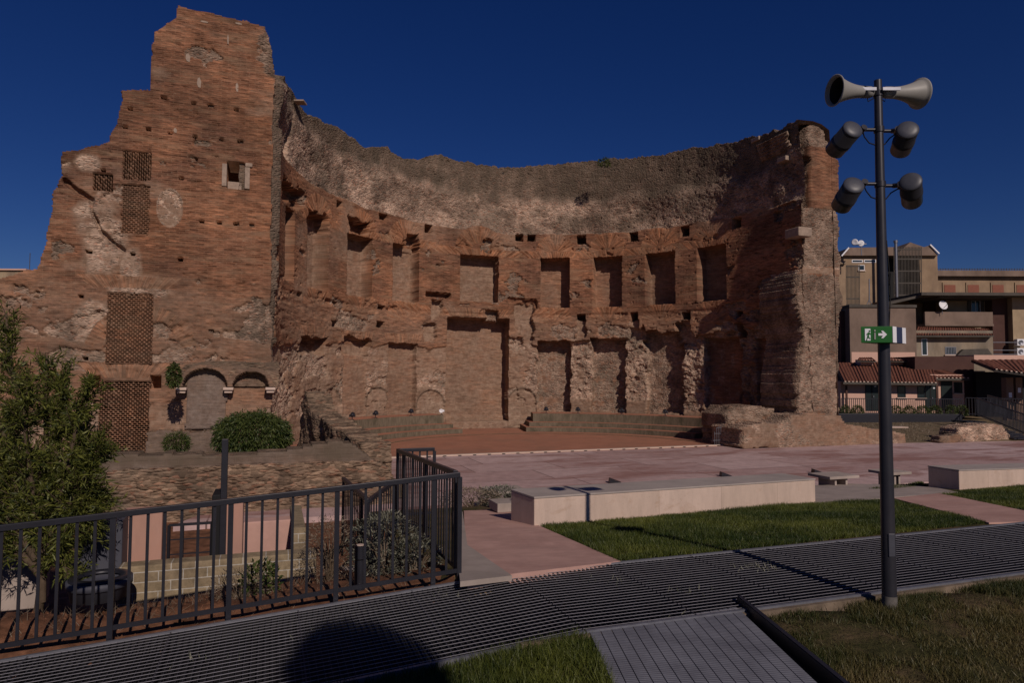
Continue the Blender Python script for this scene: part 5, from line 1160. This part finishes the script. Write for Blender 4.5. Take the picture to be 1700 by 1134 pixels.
# ================================================================= BUILDINGS BEHIND (right)
M['ochre'] = plain('ochre_render', (.29, .205, .135), .9, .15, .2, .8, stain=(.18, .125, .09), stretch=(1, 1, .7))
M['brownwall'] = plain('brown_stained_render', (.20, .145, .115), .9, .15, .25, .7, stain=(.12, .085, .068), stretch=(1, 1, .5))
M['paleyellow'] = plain('pale_yellow_render', (.35, .265, .175), .9, .15, .2, .9, stain=(.20, .15, .11), stretch=(1, 1, .5))
M['greyrender'] = plain('weathered_grey_render', (.26, .21, .155), .9, .15, .35, .9, stain=(.15, .145, .135), stretch=(1, 1, .4))
M['salmon'] = plain('salmon_render', (.60, .38, .30), .9, .15, .08, 1.0)
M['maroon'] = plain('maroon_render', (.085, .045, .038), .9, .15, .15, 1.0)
M['shutter'] = plain('brown_roller_shutter', (.23, .085, .055), .7, .2, .1, 5)
M['glass'] = plain('dark_window_glass', (.02, .03, .035), .12, .6, .2, 1.5)
M['doorgreen'] = plain('dark_green_door', (.006, .014, .014), .4, .4, .15, 3)
M['roofgrey'] = plain('dark_flat_roof_edge', (.09, .08, .07), .9, .1, .2, 2)
M['brickp'] = plain('brown_brick_pillar', (.22, .14, .10), .9, .1, .35, 9, stretch=(1, 1, 6))
def fbox(mb, x0, y0, x1, y1, d, depth, proud=0.0, zbot=None):
    a = at(x0, y1, d); b_ = at(x1, y0, d); mb.box(a[0], d-proud, a[2] if zbot is None else zbot, b_[0], d+depth, b_[2]); return mb
def window(parent, x0, y0, x1, y1, d, frame=None, pane='glass', sill=True, label=None, rec=.02, bars=1):
    frame = frame or M['roofgrey']; a = at(x0, y1, d); b_ = at(x1, y0, d); w = b_[0]-a[0]; h = b_[2]-a[2]; f = max(.05, w*.06)
    mb = MB(); Y0 = d-.03; Y1 = d+.02
    mb.box(a[0], Y0, a[2], a[0]+f, Y1, b_[2]); mb.box(b_[0]-f, Y0, a[2], b_[0], Y1, b_[2]); mb.box(a[0]+f, Y0, b_[2]-f, b_[0]-f, Y1, b_[2]); mb.box(a[0]+f, Y0, a[2], b_[0]-f, Y1, a[2]+f)
    for k in range(bars):
        xm = a[0]+w*(k+1)/(bars+1); mb.box(xm-f*.4, Y0+.002, a[2]+f, xm+f*.4, Y1-.002, b_[2]-f)
    o = mb.build('window', frame, parent)
    MB().box(a[0]+f*.5, d-.008, a[2]+f*.5, b_[0]-f*.5, d+.006, b_[2]-f*.5).build('pane', M[pane], o)
    if sill: MB().box(a[0]-.08, d-.12, a[2]-.08, b_[0]+.08, d+.01, a[2]-.003).build('sill', M['travertine'], o)
    return o
# small tiled house
dH = 46.0
hs = thing('tiled_cottage', 'low salmon cottage with terracotta tiled roof and dark green doors behind the pier', 'house', at(1475, 684, dH))
mb = MB(); fbox(mb, 1396, 634, 1545, 690, dH, 6, zbot=.3); mb.build('wall', M['salmon'], hs)
mb = MB(); fbox(mb, 1545.5, 622, 1600, 690, dH+1.2, 6, zbot=.3); mb.build('side_bay', M['salmon'], hs)
def tile_roof(parent, e0, e1, r0, r1, name='roof', th=.14, ends=True):
    """eave points e0,e1 and ridge points r0,r1"""
    e0, e1, r0, r1 = (np.array(p, float) for p in (e0, e1, r0, r1)); n = 28; m = 8
    W = np.linalg.norm(e1-e0); D = np.linalg.norm(r0-e0); nx_ = int(W/.06); V = []; UV = []
    for i in range(nx_+1):
        f = i/nx_; a = e0*(1-f)+e1*f; c = r0*(1-f)+r1*f; wv = .05*abs(math.sin(math.pi*f*W/.24))
        for j in range(m+1):
            g_ = j/m; p = a*(1-g_)+c*g_; V.append(p+[0, 0, wv+.02*((j*1.0) % 2)]); UV.append((f*W, g_*D))
    V = np.array(V); F_ = grid_faces(nx_+1, m+1).reshape(-1, 4); UV = np.array(UV)
    o = np_mesh(name, V, F_, M['tiles'], parent, uv=UV[F_])
    mb = MB(); mb.prism([e0-[0, 0, .02], e1-[0, 0, .02], r1-[0, 0, .02], r0-[0, 0, .02]], (0, 0, -th)); mb.build('roof_underside', M['roofgrey'], o)
    if ends:
        mb = MB(); k = int(W/.24)
        for i in range(k):
            p = e0+(e1-e0)*(i+.5)/k; mb.box(p[0]-.055, p[1]-.04, p[2]-.01, p[0]+.055, p[1]-.002, p[2]+.05)
        mb.build('eave_tile_ends', M['travertine'], o)
    return o
tile_roof(hs, at(1400, 634, dH-.9), at(1556, 636, dH-.9), at(1385, 603, dH+6), at(1545, 600, dH+6))
tile_roof(hs, at(1552, 628, dH+.6), at(1610, 628, dH+.6), at(1497, 604, dH+6), at(1520, 601, dH+6))
for (x0, y0, x1, y1) in ((1437, 637, 1458, 682), (1537, 640, 1553, 682)):
    mb = MB(); fbox(mb, x0, y0, x1, y1, dH, .02, .05); dr = mb.build('door', M['doorgreen'], hs)
    xm = (x0+x1)/2; mb = MB(); fbox(mb, xm-.5, y0, xm+.5, y1, dH-.055, .01, .01); mb.build('door_joint', M['black'], dr)
    mb = MB(); fbox(mb, xm+2, y0+20, xm+3, y0+23, dH-.055, .01, .05); mb.build('handle', M['galv'], dr)
    mb = MB(); fbox(mb, xm+4, y0+3.5, xm+7, y0+5.5, dH-.055, .005, .006); mb.build('notice', M['white'], dr)
for q in ((1490, 641, 1503, 660), (1523, 641, 1535, 661)): window(hs, *q, dH, M['doorgreen'], bars=0)
mb = MB(); fbox(mb, 1563, 633, 1580, 682, dH+1.2, .02, .05); mb.build('door', M['doorgreen'], hs)
window(hs, 1584, 635, 1597, 653, dH+1.2, M['doorgreen'], bars=0)
for q in ((1405, 640, 1407, 690, dH-.3, .08), (1555.5, 633, 1557.5, 690, dH-.1, .08)): mb = MB(); fbox(mb, *q); mb.build('downpipe', M['maroon'], hs)
for (x0, x1) in ((1423, 1455), (1467, 1508)):
    mb = MB(); fbox(mb, x0+6, 597, x1-6, 606, dH+4.5, .8); c = mb.build('chimney', M['salmon'], hs)
    tile_roof(c, at(x0, 599, dH+4), at(x1, 600, dH+4), at(x0+3, 594, dH+6), at(x1-8, 594, dH+6), 'chimney_cap', .06, False)
# brown block behind
b1 = thing('stained_brown_block', 'plain brown stained block house with no windows above the tiled cottage', 'building', at(1455, 690, 53))
mb = MB(); fbox(mb, 1412, 510, 1520, 604, 53, 7, zbot=0); mb.build('wall', M['brownwall'], b1)
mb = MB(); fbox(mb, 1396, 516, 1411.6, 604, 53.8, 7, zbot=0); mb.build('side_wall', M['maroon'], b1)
mb = MB(); fbox(mb, 1410, 506, 1522, 510, 52.9, 7.2); mb.build('roof_edge', M['roofgrey'], b1)
mb = MB(); fbox(mb, 1414, 585, 1519, 604, 52.97, .02); mb.build('salmon_band', M['salmon'], b1)
# maroon wing and canopy
b2 = thing('maroon_wing', 'dark maroon blank wall between the tiled cottage and the dark canopy', 'building', at(1570, 690, 49))
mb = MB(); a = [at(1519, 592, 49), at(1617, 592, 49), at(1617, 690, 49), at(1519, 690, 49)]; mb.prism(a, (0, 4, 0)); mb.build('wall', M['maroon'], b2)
mb = MB(); fbox(mb, 1617.4, 590, 1740, 602, 49.4, 4); mb.build('parapet', M['salmon'], b2)
b3 = thing('tiled_canopy', 'tiled canopy on brick pillars with dark interior at the right edge', 'canopy', at(1660, 690, 45))
mb = MB(); fbox(mb, 1622, 618, 1740, 690, 48, .3, zbot=.3); mb.build('shade_back_wall', M['black'], b3)  # black colour stands in for the shade under the canopy
tile_roof(b3, at(1650, 613, 43.5), at(1760, 628, 41.5), at(1612, 598, 48), at(1760, 597, 48))
for x0, x1 in ((1672, 1682), (1688, 1697)):
    mb = MB(); fbox(mb, x0, 627, x1, 684, 44, .45, zbot=.3); p_ = mb.build('pillar', M['brickp'], b3)
mb = MB(); fbox(mb, 1675, 652, 1680, 660, 43.98, .01); fbox(mb, 1690, 644, 1695, 652, 43.98, .01); mb.build('notice', M['white'], b3)
# weathered house with shed roof
b4 = thing('weathered_house', 'weathered grey and yellow house front with white-framed door and barred window', 'house', at(1580, 690, 55))
mb = MB(); fbox(mb, 1519, 549, 1648, 604, 55, 5, zbot=0); mb.build('wall', M['greyrender'], b4)
tile_roof(b4, at(1517, 557, 54.4), at(1650, 557, 54.4), at(1523, 543, 57), at(1640, 546, 57), 'shed_roof', .1, False)
window(b4, 1530, 562, 1539, 590, 55, M['white'], bars=0, sill=False); window(b4, 1569, 576, 1587, 589, 55, M['galv'], bars=6)
mb = MB(); mb.prism([at(1590, 590, 54.6), at(1600, 580, 54.6), at(1640, 579, 54.6), at(1648, 590, 54.6)], (0, .3, 0)); mb.build('rubble_pent_roof', M['roofgrey'], b4)
mb = MB(); fbox(mb, 1516.5, 552, 1518.5, 604, 54.8, .1); mb.build('downpipe', M['roofgrey'], b4)
# balcony house
b5 = thing('balcony_house', 'pale yellow house with long balcony, flat overhanging roof and shuttered window', 'house', at(1600, 690, 58))
mb = MB(); fbox(mb, 1572, 492, 1668, 545, 59.5, 5, zbot=0); mb.build('wall', M['paleyellow'], b5)
mb = MB(); fbox(mb, 1537, 495, 1571.6, 545, 61, 3.5); fbox(mb, 1650, 490, 1683, 604, 58.6, 3, zbot=0); mb.build('shaded_wall', M['maroon'], b5)  # dark maroon puts the shade on these wall parts into their colour
mb = MB(); fbox(mb, 1536, 518, 1648, 539, 57.5, .2); fbox(mb, 1536, 538, 1650, 541, 57.3, 2); mb.build('balcony', M['brownwall'], b5)
mb = MB(); fbox(mb, 1530, 486, 1740, 490, 56.5, 6); fbox(mb, 1560, 490.3, 1668, 494, 57, 5); mb.build('flat_roof', M['roofgrey'], b5)
mb = MB(); mb.prism([at(1475, 502, 57), at(1530, 489, 57), at(1530, 493, 57), at(1475, 506, 57)], (0, 4, 0)); mb.build('lean_to_roof', M['roofgrey'], b5)
mb = MB(); fbox(mb, 1475, 498, 1536.5, 540, 61.4, 3, zbot=0); mb.build('side_wall', M['ochre'], b5)
w_ = window(b5, 1612, 499, 1627, 519, 59.5, M['white'], bars=1)
for x0, x1 in ((1606, 1611.6), (1627.4, 1633)):
    mb = MB(); fbox(mb, x0, 498, x1, 519, 59.5, .05, .06); mb.build('shutter', M['roofgrey'], b5)
mb = MB(); c = at(1565, 507, 57.2); sd = thing('satellite_dish', 'white round satellite dish on the balcony parapet', 'satellite dish', (c[0], c[1], c[2]-.8))
MB().lathe(c, (.15, -1, .3), [(0, 0), (.02, .2), (.07, .36), (.09, .385), (.07, .385), (.0, .22), (-.02, 0)], 24).build('dish', M['white'], sd); MB().tube([c+[0, .05, 0], c+[0, .1, -.75]], .03, 6).build('mast', M['galv'], sd); MB().tube([c+[0, 0, -.3], c+[.1, -.45, .05]], .02, 5).build('feed_arm', M['black'], sd)
# right edge building
b6 = thing('right_edge_house', 'yellowish house at the right edge with air-conditioning units', 'house', at(1720, 690, 56))
mb = MB(); fbox(mb, 1683.5, 494, 1790, 600, 58, 5, zbot=0); mb.build('wall', M['paleyellow'], b6)
for y0, y1 in ((563, 574), (578, 590)):
    mb = MB(); fbox(mb, 1689, y0, 1702, y1, 57.5, .4); ac = mb.build('air_conditioner', M['white'], b6, bevel=.03); c = at(1695, (y0+y1)/2, 57.48); MB().lathe(c, (0, -1, 0), [(0, .0), (0, .2), (.02, .2), (.02, .17), (.005, .15), (.005, 0)], 18).build('fan_grille', M['galv'], ac)
mb = MB()
for y in (568, 581, 588): fbox(mb, 1645, y, 1690, y+.8, 57.2, .04)
mb.build('pipe_rail', M['galv'], b6)
# long palazzo with roller shutters
b7 = thing('long_palazzo', 'long ochre palazzo with cornice and brown roller shutters on the skyline', 'building', at(1640, 690, 75))
mb = MB(); fbox(mb, 1556, 462, 1900, 600, 75, 12, zbot=0); mb.build('wall', M['ochre'], b7)
mb = MB(); fbox(mb, 1553, 450, 1900, 458, 74.4, 12.6); fbox(mb, 1554, 458.2, 1900, 461.8, 74.8, 12); mb.build('cornice', M['brownwall'], b7)
for x in (1568, 1607, 1648, 1688):
    mb = MB(); fbox(mb, x-3, 469, x+21, 490, 74.95, .04, .05); fr = mb.build('window', M['ochre'], b7); mb = MB(); fbox(mb, x, 473, x+18, 490, 74.88, .02, .02); mb.build('shutter', M['shutter'], fr)
mb = MB()
for k in range(44): p = at(1557+k*4.4, 450, 74.6); mb.box(p[0]-.02, 74.6, p[2], p[0]+.02, 74.64, p[2]+.32)
p = at(1557, 450, 74.6); p2_ = at(1750, 450, 74.6); mb.box(p[0], 74.6, p[2]+.2, p2_[0], 74.64, p[2]+.25); mb.build('roof_railing', M['roofgrey'], b7)
# tower house with gables and caged stair
b8 = thing('gabled_tower_house', 'tall brown tower house with white gable edges and a caged metal stair', 'building', at(1480, 690, 66))
mb = MB(); fbox(mb, 1404, 424, 1458, 600, 66, 8, zbot=0); mb.build('wall', M['ochre'], b8)
mb = MB(); fbox(mb, 1530, 424, 1556, 600, 66.0, 8, zbot=0); mb.build('side_tower', M['ochre'], b8)
mb = MB(); fbox(mb, 1458.5, 426, 1529.6, 600, 67.5, 6, zbot=0); mb.build('recess_shade_wall', M['black'], b8)  # black colour stands in for shade in the recess between the towers
mb = MB(); mb.prism([at(1399, 424, 65.6), at(1410, 411, 65.6), at(1485, 410, 65.6), at(1492, 424, 65.6)], (0, 8, 0)); mb.prism([at(1486, 424, 65.6), at(1511, 402, 65.6), at(1534, 410, 65.6), at(1544, 407, 65.6), at(1558, 424, 65.6)], (0, 8, 0)); rf = mb.build('roof', M['brownwall'], b8)
mb = MB()
for (a, c) in (((1397, 425), (1409, 411)), ((1544, 406), (1559, 421))): mb.bar(at(*a, 65.5), at(*c, 65.5), .12, .12)
mb.build('white_verge', M['white'], rf)
for q in ((1414, 431, 1432, 436), (1434, 431, 1454, 436)): window(b8, *q, 66, M['white'], bars=0, sill=False)
window(b8, 1425, 440, 1435, 449, 66, M['white'], bars=0)
st_ = MB()
for y in (414, 430, 450, 470, 490): st_.bar(at(1484, y, 64.5), at(1530, y, 64.5), .07, .12)
for k in range(20):
    x = 1484+k*2.4; st_.bar(at(x, 410, 64.5), at(x, 500, 64.5), .05, .05)
st_.build('stair_cage', M['roofgrey'], b8); st_ = MB()
for k in range(11):
    x = 1405+k*2.2; st_.bar(at(x, 440, 63.5), at(x, 508, 63.5), .05, .05)
for y in (442, 460, 496, 506): st_.bar(at(1405, y, 63.5), at(1427, y, 63.5), .07, .12)
st_.build('stair_cage', M['roofgrey'], b8)
mb = MB(); mb.tube([at(1489, 503, 63.8), at(1487, 401, 63.8)], .13, 10); mb.tube([at(1487, 403, 63.8), at(1486.5, 399, 63.8)], .18, 10); mb.build('chimney_flue', M['galv'], b8)
c = at(1443, 470, 55); an = thing('tripod_antenna', 'thin tripod antenna mast on the roof of the brown block', 'antenna', at(1443, 508, 55)); mb = MB(); mb.tube([at(1443, 463, 55), at(1443, 500, 55)], .05, 6); mb.build('mast', M['galv'], an); mb = MB()
for dx in (-5, 0, 6): mb.tube([at(1443, 497, 55), at(1443+dx, 509, 55)], .03, 5)
mb.build('tripod', M['galv'], an)
c = at(1427, 403, 60); rl = thing('roof_floodlights', 'pair of round white lamps on the tower house roof', 'lamp', c); 
for dx, nm in ((-10, 0), (0, 1)): q = at(1426+dx+3, 402+nm*2, 60); MB().lathe(q, (-.8+nm*.6, -1, 0), [(-.25, 0), (-.2, .16), (0, .26), (.05, .28), (.05, .2), (.02, 0)], 18).build('lamp_head', M['white'], rl)
MB().tube([at(1416, 406, 60), at(1438, 405, 60)], .06, 6).tube([at(1430, 405, 60), at(1430, 424, 60)], .05, 6).build('mast', M['galv'], rl)
b9 = thing('yellow_corner_house', 'sliver of yellow house beside the end of the ruin', 'building', at(1400, 690, 62)); mb = MB(); fbox(mb, 1388, 438, 1403.5, 600, 62, 5, zbot=0); mb.build('wall', M['ochre'], b9); mb = MB(); fbox(mb, 1387, 433, 1404.5, 438, 61.7, 5.5); mb.build('cornice', M['paleyellow'], b9)
# far left
b10 = thing('far_left_house', 'pale house top showing above the ruin at the far left', 'building', at(0, 690, 60)); mb = MB(); fbox(mb, -80, 448, 42, 620, 60, 8, zbot=0); mb.build('wall', M['paleyellow'], b10); mb = MB(); fbox(mb, -80, 446, 43, 448, 59.8, 8.4); mb.build('cornice', M['salmon'], b10)
MB().tube([at(49, 447, 60), at(50, 420, 60)], .03, 5).build('antenna', M['roofgrey'], b10)

# ---------------------------------------------------------------- right middle ground
gs = [gnd(1395, 706, .15), gnd(1640, 706, .15), gnd(1760, 740, 0), gnd(1390, 745, 0)]
o = thick_sheet('grass_slope', [gnd(1390, 738, .0)+[0, 0, .01], gnd(1700, 732, .0)+[0, 0, .01], at(1790, 700, 42), at(1390, 702, 42)], M['drysoil'], .3)
poly = [tuple(p[:2]) for p in (gnd(1400, 736, .0), gnd(1690, 731, .0), at(1700, 702, 41.5), at(1400, 704, 41.5))]
y_a = gnd(1500, 735, 0)[1]; blades('dry_grass', poly, lambda x, y: np.interp(y, [y_a, 42], [0.0, .25])+.02, 90, .10, .03, M['dry'], 'short dry grass on the slope before the planters')
pl_ = thing('long_planter', 'long low dark metal planter in front of the tiled cottage', 'planter', at(1500, 700, 42)); mb = MB(); fbox(mb, 1392, 688, 1598, 706, 42, 1.3, zbot=.0); mb.build('box', M['metal'], pl_, bevel=.01)
for k, x in enumerate((1404, 1424, 1488, 1510, 1532, 1553, 1580, 1597)):
    lbs = ['first round shrub in the planter, beside the ruin pier', 'round shrub second from the left in the planter', 'round shrub just right of the lamp pole in the planter', 'round shrub in the planter below the cottage window', 'round shrub in the planter below the narrow twin windows', 'round shrub in the planter before the right green door', 'second last round shrub at the right end of the planter', 'last round shrub at the right end of the planter']
    bush('clipped_shrub', lbs[k], at(x, 683, 42.4), (.36, .34, .36), 700, .09, .05, M['bush'], 'shrub', group='clipped shrubs in the planter', stems=3, seedl=k)
def far_rail(name, label, a, b_, h, sp, posts, group, w=.03):
    a = np.array(a); b_ = np.array(b_); g = thing(name, label, 'railing', a, 0, group); up = np.array([0, 0, 1.0]); MB().bar(a+up*h, b_+up*h, .06, .05).build('top_rail', M['metal'], g); MB().bar(a+up*.1, b_+up*.1, .04, .04).build('bottom_rail', M['metal'], g)
    L = np.linalg.norm(b_-a); n = min(99, int(L/sp))
    for k in range(n+1): q = a+(b_-a)*k/n; MB().bar(q, q+up*(h-.026), w, w, up=(0, 1, 0)).build('bar', M['metal'], g)
a = at(1397, 690, 43.6); b_ = at(1598, 691, 43.6); far_rail('cottage_railing', 'dark railing along the terrace in front of the cottage', a, b_, 1.08, .13, 0, 'far railings by the cottage')
# low ruins on the right
q = gnd(1402, 741, 0)[:2]+E2*.3
o = strip_wall('low_ruin_wall', [(1402, 742), (1404, 722), (1440, 714), (1480, 716), (1503, 722), (1502, 738)], q, .8, M['brick'], lambda U, Z: mk4(U*0+.5, U*0+.9, U*0, U*0), None, rough=.08, seed=460, rag=.06); tag(o, 'low broken brick wall stub right of the pier foot, behind the lamp pole', 'wall')
q = gnd(1600, 734, 0)[:2]
o = strip_wall('low_ruin_wall', [(1594, 735), (1596, 712), (1620, 706), (1650, 704), (1664, 708), (1680, 728), (1682, 732)], q, 1.1, M['brick'], lambda U, Z: mk4(U*0+.75, U*0+1, U*0, U*0), None, rough=.1, seed=470, rag=.06); tag(o, 'low pale sloping masonry lump near the stairs at the right', 'wall')
q = gnd(1566, 736, 0)[:2]
o = strip_wall('low_ruin_wall', [(1560, 737), (1562, 724), (1594, 722), (1596, 736)], q, .5, M['brick'], lambda U, Z: mk4(U*0+.4, U*0+.5, U*0+.3, U*0), None, rough=.08, seed=480, rag=.06); tag(o, 'darker low brick remnant left of the pale masonry lump', 'wall')
mb = MB(); c = at(1478, 709, 34); mb.box(c[0], 34, c[2]-.05, c[0]+.9, 34.5, c[2]); o = mb.build('marble_slab', M['travertine']); tag(o, 'thin pale marble slab lying on the low ruin wall', 'slab')
# stairs and their railings
sr = thing('metal_stairs', 'dark metal stairs climbing to the left at the right edge', 'stairs', at(1690, 725, 34)); mb = MB()
for k in range(8):
    f = k/7; p = at(1684-78*f, 726-27*f, 34+6*f); mb2 = MB().box(p[0]-.45, p[1]-.6, p[2]-.06, p[0]+.7, p[1]+.8, p[2]); mb2.build('tread', M['metal'], sr)
far_rail('stair_rail', 'dark railing beside the metal stairs, nearer one', at(1705, 724, 33), at(1622, 690, 39), 1.0, .16, 0, 'far railings by the cottage'); far_rail('stair_rail', 'dark railing of the landing behind the metal stairs', at(1604, 690, 42.5), at(1740, 694, 41), 1.1, .16, 0, 'far railings by the cottage')
far_rail('stair_rail', 'dark railing beside the metal stairs, farther one', at(1700, 704, 36), at(1640, 684, 41), 1.0, .2, 0, 'far railings by the cottage')
